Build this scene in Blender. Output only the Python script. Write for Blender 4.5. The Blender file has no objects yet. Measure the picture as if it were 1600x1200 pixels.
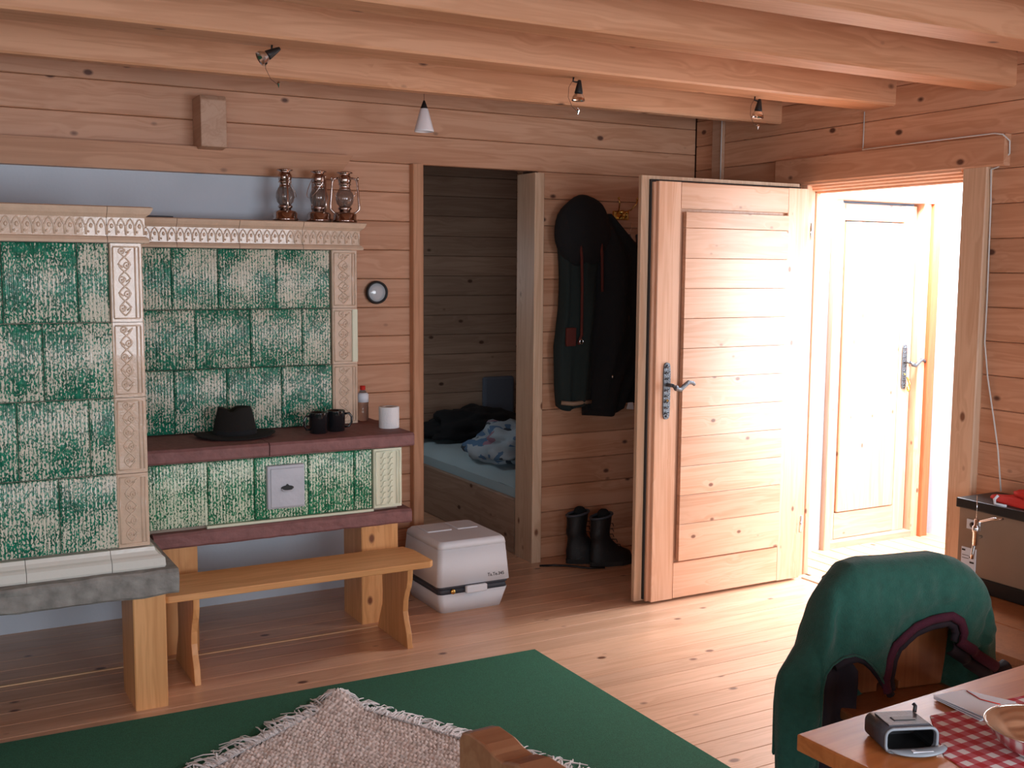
import bpy, bmesh, math, random
from mathutils import Vector, Matrix, noise
random.seed(7)
PI = math.pi
C = bpy.context.scene.collection
SC = bpy.context.scene

# ------------------------------------------------------------------ camera
CAM_Z = 1.6
def cam_setup():
    y, p, r = math.radians(29.0), math.radians(5.99), math.radians(.407)
    f = Vector((math.sin(y)*math.cos(p), math.cos(y)*math.cos(p), -math.sin(p)))
    r0 = Vector((math.cos(y), -math.sin(y), 0)); u0 = r0.cross(f)
    rt = r0*math.cos(r) + u0*math.sin(r); up = rt.cross(f)
    cd = bpy.data.cameras.new('camera'); co = bpy.data.objects.new('camera', cd); C.objects.link(co)
    m = Matrix((rt, up, -f)).transposed().to_4x4(); m.translation = Vector((0, 0, CAM_Z))
    co.matrix_world = m
    cd.sensor_width = 36; cd.lens = 36*1716/1600; cd.clip_start = .05; cd.clip_end = 100
    SC.camera = co
cam_setup()

# ------------------------------------------------------------------ light, exposure
SC.view_settings.view_transform = 'Standard'; SC.view_settings.look = 'None'
SC.view_settings.exposure = 0.0; SC.view_settings.gamma = 1.0; SC.view_settings.use_curve_mapping = False
w = bpy.data.worlds.new('world'); SC.world = w; w.use_nodes = True
w.node_tree.nodes['Background'].inputs[0].default_value = (.80, .90, 1, 1)
w.node_tree.nodes['Background'].inputs[1].default_value = 1.6
def area(name, loc, target, sx, sy, power, col):
    l = bpy.data.lights.new(name, 'AREA'); l.shape = 'RECTANGLE'; l.size = sx; l.size_y = sy
    l.energy = power; l.color = col
    o = bpy.data.objects.new(name, l); C.objects.link(o); o.location = loc
    o.rotation_euler = (Vector(target)-Vector(loc)).to_track_quat('-Z', 'Y').to_euler()
    return o
area('assumed_daylight_south', (2.4, -1.35, 1.45), (2.0, 4, 1.3), 2.2, 1.2, 92, (.82, .91, 1))  # assumed daylight from behind the camera; the wall there is solid, without a window
area('fill_stove', (-.5, -1.35, 1.35), (.6, 4, 1.3), 1.5, 1.2, 52, (.82, .91, 1))  # added fill to brighten the stove; the wall here has no window
area('assumed_daylight_west', (-1.85, 1.2, 1.45), (1.5, 4.5, 1.2), 1.2, 1.1, 14, (.82, .91, 1))  # assumed weak side daylight; no window is cut in the left wall
area('assumed_daylight_entrance', (5.75, 3.10, .85), (4.3, 3.85, .75), 1.1, 1.3, 48, (.84, .92, 1))  # assumed daylight at an unseen entrance opening of the vestibule
area('assumed_daylight_porch', (5.1, 2.3, 1.2), (4.95, 4.6, 1.0), .9, 1.6, 62, (.88, .94, 1))  # assumed daylight at the unseen open near end of the vestibule
area('fill_porch_top', (4.92, 4.16, 2.42), (4.92, 4.2, 0), 1.0, .6, 190, (.86, .93, 1))  # added fill under the closed vestibule ceiling, brightens floor and door leaf
area('fill_alcove', (2.13, 6.4, 1.45), (3.4, 6.3, .7), .7, .7, 5, (.80, .90, 1))  # added fill for the dark alcove; the left wall is solid

# ------------------------------------------------------------------ materials
MATS = {}
def nodes_of(name):
    m = bpy.data.materials.new(name); m.use_nodes = True; MATS[name] = m
    nt = m.node_tree; b = nt.nodes['Principled BSDF']
    return m, nt, b
def N(nt, t, **kw):
    n = nt.nodes.new(t)
    for k, v in kw.items(): setattr(n, k, v)
    return n
def plain(name, col, rough=.5, metal=0, bump=0, bscale=200, var=0, vscale=30, coat=0, trans=0, sheen=0, alpha=1):
    m, nt, b = nodes_of(name)
    b.inputs['Base Color'].default_value = (*col, 1); b.inputs['Roughness'].default_value = rough
    b.inputs['Metallic'].default_value = metal; b.inputs['Coat Weight'].default_value = coat
    b.inputs['Transmission Weight'].default_value = trans; b.inputs['Sheen Weight'].default_value = sheen
    tc = N(nt, 'ShaderNodeTexCoord')
    if var:
        no = N(nt, 'ShaderNodeTexNoise'); no.inputs['Scale'].default_value = vscale; no.inputs['Detail'].default_value = 5
        nt.links.new(tc.outputs['Object'], no.inputs['Vector'])
        r = N(nt, 'ShaderNodeValToRGB')
        r.color_ramp.elements[0].position = .3; r.color_ramp.elements[1].position = .7
        r.color_ramp.elements[0].color = (*[max(0, c*(1-var)) for c in col], 1)
        r.color_ramp.elements[1].color = (*[min(1, c*(1+var)) for c in col], 1)
        nt.links.new(no.outputs['Fac'], r.inputs[0]); nt.links.new(r.outputs[0], b.inputs['Base Color'])
    if bump:
        n2 = N(nt, 'ShaderNodeTexNoise'); n2.inputs['Scale'].default_value = bscale; n2.inputs['Detail'].default_value = 3
        nt.links.new(tc.outputs['Object'], n2.inputs['Vector'])
        bp = N(nt, 'ShaderNodeBump'); bp.inputs['Strength'].default_value = bump; bp.inputs['Distance'].default_value = .005
        nt.links.new(n2.outputs['Fac'], bp.inputs['Height']); nt.links.new(bp.outputs[0], b.inputs['Normal'])
    return m
def wood(name, light, dark, knot, axis='x', rough=.5, knots=1.0, grain=1.0, coat=0, kscale=1.0, vary=.16, gloss=.5):
    m, nt, b = nodes_of(name)
    L = nt.links.new
    tc = N(nt, 'ShaderNodeTexCoord'); oi = N(nt, 'ShaderNodeObjectInfo')
    mul = N(nt, 'ShaderNodeMath', operation='MULTIPLY'); mul.inputs[1].default_value = 37.0; L(oi.outputs['Random'], mul.inputs[0])
    comb = N(nt, 'ShaderNodeCombineXYZ')
    for i in range(3): L(mul.outputs[0], comb.inputs[i])
    add = N(nt, 'ShaderNodeVectorMath', operation='ADD'); L(tc.outputs['Object'], add.inputs[0]); L(comb.outputs[0], add.inputs[1])
    def mapped(al, ac):
        mp = N(nt, 'ShaderNodeMapping'); s = [ac]*3; s['xyz'.index(axis)] = al
        mp.inputs['Scale'].default_value = s; L(add.outputs[0], mp.inputs['Vector']); return mp
    # knots
    mk = mapped(5.0*kscale, 8*kscale)
    vo = N(nt, 'ShaderNodeTexVoronoi'); vo.inputs['Scale'].default_value = 1; L(mk.outputs[0], vo.inputs['Vector'])
    sep = N(nt, 'ShaderNodeSeparateColor'); L(vo.outputs['Color'], sep.inputs[0])
    gt = N(nt, 'ShaderNodeMath', operation='GREATER_THAN'); gt.inputs[1].default_value = 1-.62*knots; L(sep.outputs[0], gt.inputs[0])
    kr = N(nt, 'ShaderNodeMapRange'); kr.inputs['From Min'].default_value = .07; kr.inputs['From Max'].default_value = .13
    kr.inputs['To Min'].default_value = 1; kr.inputs['To Max'].default_value = 0; L(vo.outputs['Distance'], kr.inputs[0])
    km = N(nt, 'ShaderNodeMath', operation='MULTIPLY'); L(kr.outputs[0], km.inputs[0]); L(gt.outputs[0], km.inputs[1])
    # halo bends the grain around a knot
    hr = N(nt, 'ShaderNodeMapRange'); hr.inputs['From Min'].default_value = .0; hr.inputs['From Max'].default_value = .45
    hr.inputs['To Min'].default_value = .2; hr.inputs['To Max'].default_value = 0; L(vo.outputs['Distance'], hr.inputs[0])
    hm = N(nt, 'ShaderNodeMath', operation='MULTIPLY'); L(hr.outputs[0], hm.inputs[0]); L(gt.outputs[0], hm.inputs[1])
    hc = N(nt, 'ShaderNodeCombineXYZ')
    for i in range(3): L(hm.outputs[0], hc.inputs[i])
    # broad figure
    mg = mapped(.9, 14)
    a2 = N(nt, 'ShaderNodeVectorMath', operation='ADD'); L(mg.outputs[0], a2.inputs[0]); L(hc.outputs[0], a2.inputs[1])
    n1 = N(nt, 'ShaderNodeTexNoise'); n1.inputs['Scale'].default_value = 1; n1.inputs['Detail'].default_value = 3; n1.inputs['Distortion'].default_value = .6
    L(a2.outputs[0], n1.inputs['Vector'])
    # growth lines: repeated bands of the broad figure
    mw = N(nt, 'ShaderNodeMath', operation='MULTIPLY'); mw.inputs[1].default_value = 42; L(n1.outputs['Fac'], mw.inputs[0])
    sn = N(nt, 'ShaderNodeMath', operation='SINE'); L(mw.outputs[0], sn.inputs[0])
    mf = mapped(5, 160)
    n2 = N(nt, 'ShaderNodeTexNoise'); n2.inputs['Scale'].default_value = 1; n2.inputs['Detail'].default_value = 2; L(mf.outputs[0], n2.inputs['Vector'])
    s1 = N(nt, 'ShaderNodeMath', operation='MULTIPLY_ADD'); s1.inputs[1].default_value = .14*grain; L(sn.outputs[0], s1.inputs[0]); L(n1.outputs['Fac'], s1.inputs[2])
    s2 = N(nt, 'ShaderNodeMath', operation='MULTIPLY_ADD'); s2.inputs[1].default_value = .3*grain; s2.inputs[2].default_value = -.15*grain; L(n2.outputs['Fac'], s2.inputs[0])
    s3 = N(nt, 'ShaderNodeMath', operation='ADD'); L(s1.outputs[0], s3.inputs[0]); L(s2.outputs[0], s3.inputs[1])
    ramp = N(nt, 'ShaderNodeValToRGB'); e = ramp.color_ramp.elements
    e[0].position = .25; e[0].color = (*dark, 1); e[1].position = .72; e[1].color = (*light, 1)
    L(s3.outputs[0], ramp.inputs[0])
    # plank to plank
    vr = N(nt, 'ShaderNodeMapRange'); vr.inputs['To Min'].default_value = 1-vary; vr.inputs['To Max'].default_value = 1+vary*.6; L(oi.outputs['Random'], vr.inputs[0])
    hv = N(nt, 'ShaderNodeHueSaturation'); L(vr.outputs[0], hv.inputs['Value']); L(ramp.outputs[0], hv.inputs['Color'])
    mx = N(nt, 'ShaderNodeMix', data_type='RGBA'); L(km.outputs[0], mx.inputs[0]); L(hv.outputs[0], mx.inputs[6]); mx.inputs[7].default_value = (*knot, 1)
    L(mx.outputs[2], b.inputs['Base Color'])
    b.inputs['Roughness'].default_value = rough; b.inputs['Coat Weight'].default_value = coat; b.inputs['Coat Roughness'].default_value = .25
    b.inputs['Specular IOR Level'].default_value = gloss
    bp = N(nt, 'ShaderNodeBump'); bp.inputs['Strength'].default_value = .12; bp.inputs['Distance'].default_value = .002
    L(s3.outputs[0], bp.inputs['Height']); L(bp.outputs[0], b.inputs['Normal'])
    return m
WL, WD, WK = (.67, .37, .23), (.55, .27, .15), (.11, .042, .025)
for ax in 'xyz':
    wood('pine_'+ax, WL, WD, WK, ax, rough=.5)
    wood('beam_'+ax, (.69, .36, .205), (.56, .265, .135), WK, ax, rough=.5, knots=.9, kscale=.85)
    wood('fresh_'+ax, (.80, .42, .175), (.66, .315, .115), (.20, .07, .03), ax, rough=.45, knots=.6, vary=.05)
    wood('door_'+ax, (.76, .46, .31), (.66, .35, .21), (.22, .09, .05), ax, rough=.36, knots=1.0, kscale=1.4, vary=.08, coat=.35)
    wood('orange_'+ax, (.66, .15, .055), (.56, .11, .04), (.3, .06, .03), ax, vary=.05)  # pine pushed to orange: light and shade on the casing put into its colour
    wood('pale_'+ax, (.68, .48, .33), (.56, .36, .23), (.2, .08, .04), ax, knots=.9, vary=.04)
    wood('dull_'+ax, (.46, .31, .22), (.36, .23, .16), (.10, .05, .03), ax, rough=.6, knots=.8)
wood('floor_x', (.70, .42, .275), (.58, .32, .19), (.15, .055, .03), 'x', rough=.32, knots=.9, kscale=1.0, coat=.25, vary=.10)
wood('floor_y', (.70, .44, .27), (.56, .33, .18), (.15, .05, .022), 'y', rough=.4, knots=.6)
wood('table_wood', (.50, .175, .05), (.40, .125, .032), (.3, .1, .03), 'x', rough=.42, knots=.0, coat=.1, vary=.02)
wood('chair_wood', (.29, .105, .036), (.21, .072, .024), (.15, .05, .02), 'z', rough=.28, knots=.3, coat=.3, vary=.05)
wood('end_grain', (.56, .35, .24), (.48, .28, .18), (.2, .1, .05), 'y', knots=0, vary=.02)
plain('joint', (.10, .045, .025), .8)
plain('plaster', (.60, .66, .74), .9, bump=.15, bscale=60, var=.03, vscale=4)
plain('grout', (.36, .29, .23), .9)
plain('cream', (.68, .50, .37), .18, bump=.25, bscale=120, var=.06, vscale=25, coat=.5)
plain('cream_base', (.72, .72, .66), .2, bump=.15, bscale=60, coat=.5)
plain('cream_pale', (.78, .80, .62), .2, bump=.2, bscale=120, coat=.5)
plain('stone_grey', (.27, .26, .24), .85, bump=.6, bscale=45, var=.28, vscale=22)
plain('stone_red', (.235, .105, .10), .7, bump=.35, bscale=90, var=.14, vscale=30)
plain('white_plastic', (.80, .86, .93), .5)
plain('grey_plastic', (.055, .065, .085), .5)
plain('black', (.008, .008, .009), .45)
plain('black_gloss', (.010, .011, .013), .08, coat=.6)
plain('black_cloth', (.007, .0075, .009), .95, bump=.3, bscale=150)
plain('hat_felt', (.008, .006, .0045), .95, bump=.3, bscale=300)
plain('leather_black', (.010, .010, .011), .5, bump=.3, bscale=90)
plain('dark_green_cloth', (.012, .021, .020), .95, bump=.3, bscale=160)
plain('rust_cloth', (.10, .018, .012), .9)
plain('chrome', (.85, .87, .9), .1, 1)
plain('steel', (.86, .90, .88), .22, 1)
plain('nickel', (.52, .42, .38), .16, 1)
plain('brass', (.75, .52, .16), .18, 1)
plain('iron', (.14, .15, .165), .38, .85, bump=.8, bscale=160)
plain('paper', (.74, .80, .88), .8)
plain('white_paper_roll', (.80, .80, .82), .9, bump=.3, bscale=150)
plain('cable_white', (.62, .62, .60), .5)
plain('cable_dark', (.12, .05, .03), .6)
plain('opal_glass', (.86, .83, .86), .3)
plain('clear_glass', (.62, .56, .53), .05, trans=.9)
plain('dial_face', (.55, .60, .64), .15, coat=.6)
plain('hatch_metal', (.50, .51, .56), .55, .25, bump=.2, bscale=60, var=.06, vscale=12)
plain('box_brown', (.30, .205, .14), .55, var=.05, vscale=8)
plain('red_cloth', (.60, .025, .015), .85, bump=.3, bscale=150)
plain('fleece_green', (.013, .078, .058), .97, sheen=.15, bump=.5, bscale=230, var=.12, vscale=60)
plain('burgundy', (.060, .006, .022), .9, bump=.4, bscale=300)
plain('lining_dark', (.012, .007, .014), .85)
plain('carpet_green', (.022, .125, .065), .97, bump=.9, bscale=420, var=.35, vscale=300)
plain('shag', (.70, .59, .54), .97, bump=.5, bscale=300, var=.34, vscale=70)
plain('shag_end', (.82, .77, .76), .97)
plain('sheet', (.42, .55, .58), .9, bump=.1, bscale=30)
plain('case_grey', (.045, .045, .055), .45, bump=.2, bscale=300)
plain('case_lip', (.25, .29, .33), .4)
plain('pale_cushion', (.13, .15, .19), .95)
plain('rubber', (.02, .02, .02), .8)
plain('wick', (.3, .25, .2), .8)
plain('pale_line', (.78, .52, .30), .6)
def glaze(name, green, cream, bias):
    m, nt, b = nodes_of(name); L = nt.links.new
    tc = N(nt, 'ShaderNodeTexCoord'); oi = N(nt, 'ShaderNodeObjectInfo')
    mul = N(nt, 'ShaderNodeMath', operation='MULTIPLY'); mul.inputs[1].default_value = 53.0; L(oi.outputs['Random'], mul.inputs[0])
    comb = N(nt, 'ShaderNodeCombineXYZ')
    for i in range(3): L(mul.outputs[0], comb.inputs[i])
    add = N(nt, 'ShaderNodeVectorMath', operation='ADD'); L(tc.outputs['Object'], add.inputs[0]); L(comb.outputs[0], add.inputs[1])
    mp = N(nt, 'ShaderNodeMapping'); mp.inputs['Scale'].default_value = (190, 190, 110); L(add.outputs[0], mp.inputs['Vector'])
    n1 = N(nt, 'ShaderNodeTexNoise'); n1.inputs['Scale'].default_value = 1; n1.inputs['Detail'].default_value = 1.5; L(mp.outputs[0], n1.inputs['Vector'])
    n2 = N(nt, 'ShaderNodeTexNoise'); n2.inputs['Scale'].default_value = 9; n2.inputs['Detail'].default_value = 2; L(add.outputs[0], n2.inputs['Vector'])
    a = N(nt, 'ShaderNodeMath', operation='MULTIPLY_ADD'); a.inputs[1].default_value = .55; L(n2.outputs['Fac'], a.inputs[0]); L(n1.outputs['Fac'], a.inputs[2])
    rv = N(nt, 'ShaderNodeMapRange'); rv.inputs['To Min'].default_value = -.05; rv.inputs['To Max'].default_value = .05; L(oi.outputs['Random'], rv.inputs[0])
    a2 = N(nt, 'ShaderNodeMath', operation='ADD'); L(a.outputs[0], a2.inputs[0]); L(rv.outputs[0], a2.inputs[1])
    mr = N(nt, 'ShaderNodeMapRange'); mr.inputs['From Min'].default_value = .745-bias; mr.inputs['From Max'].default_value = .81-bias
    sy = N(nt, 'ShaderNodeSeparateXYZ'); L(tc.outputs['Object'], sy.inputs[0])
    gv = N(nt, 'ShaderNodeMapRange'); gv.inputs['From Min'].default_value = -.0105; gv.inputs['From Max'].default_value = -.0055   # glaze pools in the flutes
    gv.inputs['To Min'].default_value = -.03; gv.inputs['To Max'].default_value = .10; L(sy.outputs[1], gv.inputs[0])
    a3 = N(nt, 'ShaderNodeMath', operation='ADD'); L(a2.outputs[0], a3.inputs[0]); L(gv.outputs[0], a3.inputs[1]); L(a3.outputs[0], mr.inputs[0])
    gr = N(nt, 'ShaderNodeValToRGB'); e = gr.color_ramp.elements
    e[0].position = .35; e[0].color = (*[c*.45 for c in green], 1); e[1].position = .65; e[1].color = (*green, 1)
    n3 = N(nt, 'ShaderNodeTexNoise'); n3.inputs['Scale'].default_value = 40; L(add.outputs[0], n3.inputs['Vector']); L(n3.outputs['Fac'], gr.inputs[0])
    mx = N(nt, 'ShaderNodeMix', data_type='RGBA'); L(mr.outputs[0], mx.inputs[0]); mx.inputs[6].default_value = (*cream, 1); L(gr.outputs[0], mx.inputs[7])
    L(mx.outputs[2], b.inputs['Base Color']); b.inputs['Roughness'].default_value = .13
    b.inputs['Coat Weight'].default_value = .1; b.inputs['Coat Roughness'].default_value = .05
    bp = N(nt, 'ShaderNodeBump'); bp.inputs['Strength'].default_value = .8; bp.inputs['Distance'].default_value = .003
    L(n1.outputs['Fac'], bp.inputs['Height']); L(bp.outputs[0], b.inputs['Normal'])
glaze('glaze', (.018, .25, .15), (.72, .68, .56), .005)
glaze('glaze_low', (.02, .28, .13), (.72, .78, .60), .0)
def checks(name):
    m, nt, b = nodes_of(name); L = nt.links.new
    tc = N(nt, 'ShaderNodeTexCoord'); sp = N(nt, 'ShaderNodeSeparateXYZ'); L(tc.outputs['Object'], sp.inputs[0])
    out = []
    for i in (0, 1):
        mu = N(nt, 'ShaderNodeMath', operation='MULTIPLY'); mu.inputs[1].default_value = 1/.034; L(sp.outputs[i], mu.inputs[0])
        fr = N(nt, 'ShaderNodeMath', operation='FRACT'); L(mu.outputs[0], fr.inputs[0])
        g = N(nt, 'ShaderNodeMath', operation='GREATER_THAN'); g.inputs[1].default_value = .5; L(fr.outputs[0], g.inputs[0]); out.append(g)
    ad = N(nt, 'ShaderNodeMath', operation='ADD'); L(out[0].outputs[0], ad.inputs[0]); L(out[1].outputs[0], ad.inputs[1])
    h = N(nt, 'ShaderNodeMath', operation='MULTIPLY'); h.inputs[1].default_value = .5; L(ad.outputs[0], h.inputs[0])
    r = N(nt, 'ShaderNodeValToRGB'); r.color_ramp.interpolation = 'CONSTANT'; e = r.color_ramp.elements
    e[0].color = (.72, .66, .66, 1); e[1].position = .3; e[1].color = (.50, .10, .12, 1)
    e2 = r.color_ramp.elements.new(.8); e2.color = (.42, .010, .018, 1)
    L(h.outputs[0], r.inputs[0]); L(r.outputs[0], b.inputs['Base Color']); b.inputs['Roughness'].default_value = .9
checks('gingham')
def floral():
    m, nt, b = nodes_of('floral'); L = nt.links.new
    tc = N(nt, 'ShaderNodeTexCoord'); vo = N(nt, 'ShaderNodeTexVoronoi'); vo.inputs['Scale'].default_value = 16
    no = N(nt, 'ShaderNodeTexNoise'); no.inputs['Scale'].default_value = 9
    L(tc.outputs['Object'], no.inputs['Vector'])
    mixv = N(nt, 'ShaderNodeVectorMath', operation='MULTIPLY_ADD'); mixv.inputs[1].default_value = (.16, .16, .16); L(no.outputs['Color'], mixv.inputs[0]); L(tc.outputs['Object'], mixv.inputs[2])
    L(mixv.outputs[0], vo.inputs['Vector'])
    sp = N(nt, 'ShaderNodeSeparateColor'); L(vo.outputs['Color'], sp.inputs[0])
    r = N(nt, 'ShaderNodeValToRGB'); r.color_ramp.interpolation = 'CONSTANT'; e = r.color_ramp.elements
    e[0].color = (.42, .50, .55, 1); e[1].position = .42; e[1].color = (.10, .20, .34, 1)
    for p, c in ((.55, (.42, .50, .55)), (.72, (.36, .20, .26)), (.82, (.42, .5, .55)), (.9, (.05, .07, .09))):
        x = e.new(p); x.color = (*c, 1)
    L(sp.outputs[0], r.inputs[0]); L(r.outputs[0], b.inputs['Base Color']); b.inputs['Roughness'].default_value = .9
floral()

# ------------------------------------------------------------------ mesh helpers
class MB:
    def __init__(s): s.v = []; s.f = []; s.sm = []
    def add(s, vs, fs, smooth=False):
        o = len(s.v); s.v += [tuple(v) for v in vs]; s.f += [tuple(i+o for i in f) for f in fs]; s.sm += [smooth]*len(fs); return s
    def box(s, x0, x1, y0, y1, z0, z1):
        v = [(x, y, z) for z in (z0, z1) for y in (y0, y1) for x in (x0, x1)]
        return s.add(v, [(0, 2, 3, 1), (4, 5, 7, 6), (0, 1, 5, 4), (2, 6, 7, 3), (0, 4, 6, 2), (1, 3, 7, 5)])
    def bar(s, axis, a0, a1, b0, b1, c0, c1, ch=.004):
        """box whose four long edges (along axis) are chamfered; b, c are the other two axes in xyz order"""
        pr = [(b0+ch, c0), (b1-ch, c0), (b1, c0+ch), (b1, c1-ch), (b1-ch, c1), (b0+ch, c1), (b0, c1-ch), (b0, c0+ch)]
        def P(a, q):
            return {'x': (a, q[0], q[1]), 'y': (q[0], a, q[1]), 'z': (q[0], q[1], a)}[axis]
        v = [P(a0, q) for q in pr]+[P(a1, q) for q in pr]
        f = [(i, (i+1) % 8, (i+1) % 8+8, i+8) for i in range(8)]+[tuple(range(7, -1, -1)), tuple(range(8, 16))]
        if axis == 'y': f = [tuple(reversed(q)) for q in f]
        return s.add(v, f)
    def prism(s, pts, plane, d0, d1, smooth=False):
        """outline (a,b) in plane 'xz','yz','xy' extruded over the third axis"""
        def P(q, d): return {'xz': (q[0], d, q[1]), 'yz': (d, q[0], q[1]), 'xy': (q[0], q[1], d)}[plane]
        n = len(pts); v = [P(q, d0) for q in pts]+[P(q, d1) for q in pts]
        f = [(i, (i+1) % n, (i+1) % n+n, i+n) for i in range(n)]
        s.add(v, f, smooth); s.add(v, [tuple(range(n-1, -1, -1)), tuple(range(n, 2*n))]); return s
    def lathe(s, prof, c=(0, 0, 0), seg=20, smooth=True, axis='z', squash=1.0):
        v = []; f = []
        for r, z in prof:
            for k in range(seg):
                a = 2*PI*k/seg; p = (r*math.cos(a), r*math.sin(a)*squash, z)
                if axis == 'y': p = (p[0], p[2], p[1])
                if axis == 'x': p = (p[2], p[0], p[1])
                v.append((c[0]+p[0], c[1]+p[1], c[2]+p[2]))
        for i in range(len(prof)-1):
            for k in range(seg):
                a, b = i*seg+k, i*seg+(k+1) % seg
                f.append((a, b, b+seg, a+seg))
        s.add(v, f, smooth)
        for i in (0, len(prof)-1):
            if prof[i][0] > 1e-4:
                s.add(v[i*seg:(i+1)*seg], [tuple(range(seg))], False)
        return s
    def tube(s, path, r, seg=8, closed=False, smooth=True, cap=True, rfun=None):
        P = [Vector(p) for p in path]; n = len(P); v = []; f = []
        ref = Vector((0, 0, 1)); prev = None
        for i, p in enumerate(P):
            t = (P[(i+1) % n]-P[i-1]) if closed else (P[min(i+1, n-1)]-P[max(i-1, 0)])
            t.normalize()
            if prev is None:
                a = ref.cross(t)
                if a.length < .1: a = Vector((1, 0, 0)).cross(t)
                a.normalize()
            else:
                a = prev-t*prev.dot(t)
                if a.length < 1e-5: a = Vector((1, 0, 0))
                a.normalize()
            prev = a; b = t.cross(a); rr = r*(rfun(i/(n-1)) if rfun else 1)
            for k in range(seg):
                an = 2*PI*k/seg; v.append(p+a*math.cos(an)*rr+b*math.sin(an)*rr)
        m = n if closed else n-1
        for i in range(m):
            for k in range(seg):
                f.append((i*seg+k, i*seg+(k+1) % seg, ((i+1) % n)*seg+(k+1) % seg, ((i+1) % n)*seg+k))
        s.add(v, f, smooth)
        if not closed and cap: s.add(v[:seg], [tuple(range(seg-1, -1, -1))]); s.add(v[-seg:], [tuple(range(seg))])
        return s
    def grid(s, fn, nu, nv, smooth=True, wrap=False):
        v = [fn(i/(nu if wrap else nu-1), j/(nv-1)) for j in range(nv) for i in range(nu)]
        f = []
        for j in range(nv-1):
            for i in range(nu if wrap else nu-1):
                f.append((j*nu+i, j*nu+(i+1) % nu, (j+1)*nu+(i+1) % nu, (j+1)*nu+i))
        return s.add(v, f, smooth)
    def ball(s, c, rx, ry, rz, nu=16, nv=10, fn=None):
        def g(u, v):
            a = 2*PI*u; b = PI*(v-.5); p = Vector((math.cos(a)*math.cos(b), math.sin(a)*math.cos(b), math.sin(b)))
            k = fn(p) if fn else 1
            return (c[0]+p.x*rx*k, c[1]+p.y*ry*k, c[2]+p.z*rz*k)
        return s.grid(g, nu, nv, wrap=True)
    def xf(s, m):
        s.v = [tuple(m @ Vector(v)) for v in s.v]; return s
def finish(me, mb, mat, bevel=0):
    me.from_pydata(mb.v, [], mb.f); me.polygons.foreach_set('use_smooth', mb.sm)
    bm = bmesh.new(); bm.from_mesh(me)
    bmesh.ops.remove_doubles(bm, verts=bm.verts, dist=1e-5)
    bmesh.ops.recalc_face_normals(bm, faces=bm.faces)
    if bevel:
        es = [e for e in bm.edges if len(e.link_faces) == 2 and e.calc_face_angle(0) > .6]
        bmesh.ops.bevel(bm, geom=es, offset=bevel, segments=2, affect='EDGES', profile=.5)
    bm.to_mesh(me); bm.free(); me.materials.append(MATS[mat])
def obj(name, mb, mat, parent=None, bevel=0, world=True, subsurf=0, solid=0):
    """ONE mesh object. mb is in world coordinates (world=True) or in the parent's own frame"""
    me = bpy.data.meshes.new(name)
    o = bpy.data.objects.new(name, me); C.objects.link(o)
    if parent is None:
        xs = [v[0] for v in mb.v]; ys = [v[1] for v in mb.v]; zs = [v[2] for v in mb.v]
        base = Vector(((min(xs)+max(xs))/2, (min(ys)+max(ys))/2, min(zs)))
        mb.v = [tuple(Vector(v)-base) for v in mb.v]; o.location = base
    else:
        o.parent = parent
        if world:
            off = Vector(parent.location)
            pp = parent.parent
            while pp: off += Vector(pp.location); pp = pp.parent
            mb.v = [tuple(Vector(v)-off) for v in mb.v]
    finish(me, mb, mat, bevel)
    if solid:
        m = o.modifiers.new('solid', 'SOLIDIFY'); m.thickness = solid; m.offset = 0
    if subsurf:
        m = o.modifiers.new('sub', 'SUBSURF'); m.levels = subsurf; m.render_levels = subsurf
    return o
def tag(o, label, cat, group=None):
    o['label'] = label; o['category'] = cat
    if group: o['group'] = group
    return o
def thing(name, label, cat, loc=(0, 0, 0), rz=0, group=None):
    o = bpy.data.objects.new(name, None); C.objects.link(o); o.empty_display_size = .1
    o.location = loc; o.rotation_euler = (0, 0, rz)
    return tag(o, label, cat, group)
def struct(o): o['kind'] = 'structure'; return o
def lab(o, s): o['label'] = s; return o
def piece(name, me, loc, parent, rot=None):
    o = bpy.data.objects.new(name, me); C.objects.link(o); o.parent = parent; o.location = loc
    if rot: o.rotation_euler = rot
    return o
def mesh(name, mb, mat, bevel=0):
    me = bpy.data.meshes.new(name); finish(me, mb, mat, bevel); return me
def lerp(a, b, t): return a+(b-a)*t
def interp(tab, x):
    if x <= tab[0][0]: return tab[0][1]
    for (a, b), (c, d) in zip(tab, tab[1:]):
        if x <= c: return b+(d-b)*((x-a)/(c-a) if c > a else 0)
    return tab[-1][1]

# ================================================================== THE SETTING
XR, YB = 4.05, 5.14          # right wall, back wall
def root_mesh(name, mb, mat): return struct(obj(name, mb, mat, None))
def planks(parent, axis, spans, thick, mat, name='log'):
    """spans: list of (a0, a1, d_face, z0, z1); axis x -> face looks to -y at y=d; axis y -> looks to -x at x=d"""
    off = Vector(parent.location); cache = {}
    for a0, a1, d, z0, z1 in spans:
        L_, H_ = round(a1-a0, 3), round(z1-z0, 3)
        jit = random.uniform(0, .0025)
        if (L_, H_) not in cache:
            mb = MB()
            if axis == 'x': mb.bar('x', 0, L_, 0, thick, .001, H_-.001, .0035)
            else: mb.bar('y', 0, L_, 0, thick, .001, H_-.001, .0035)
            cache[(L_, H_)] = mesh(name, mb, mat)
        loc = Vector((a0, d+jit, z0)) if axis == 'x' else Vector((d+jit, a0, z0))
        piece(name, cache[(L_, H_)], loc-off, parent)
BZ = [0.0, .116, .259, .402, .545, .688, .831, .974, 1.117, 1.26, 1.403, 1.546, 1.689, 1.832, 1.975, 2.118, 2.261, 2.404, 2.56]
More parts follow.
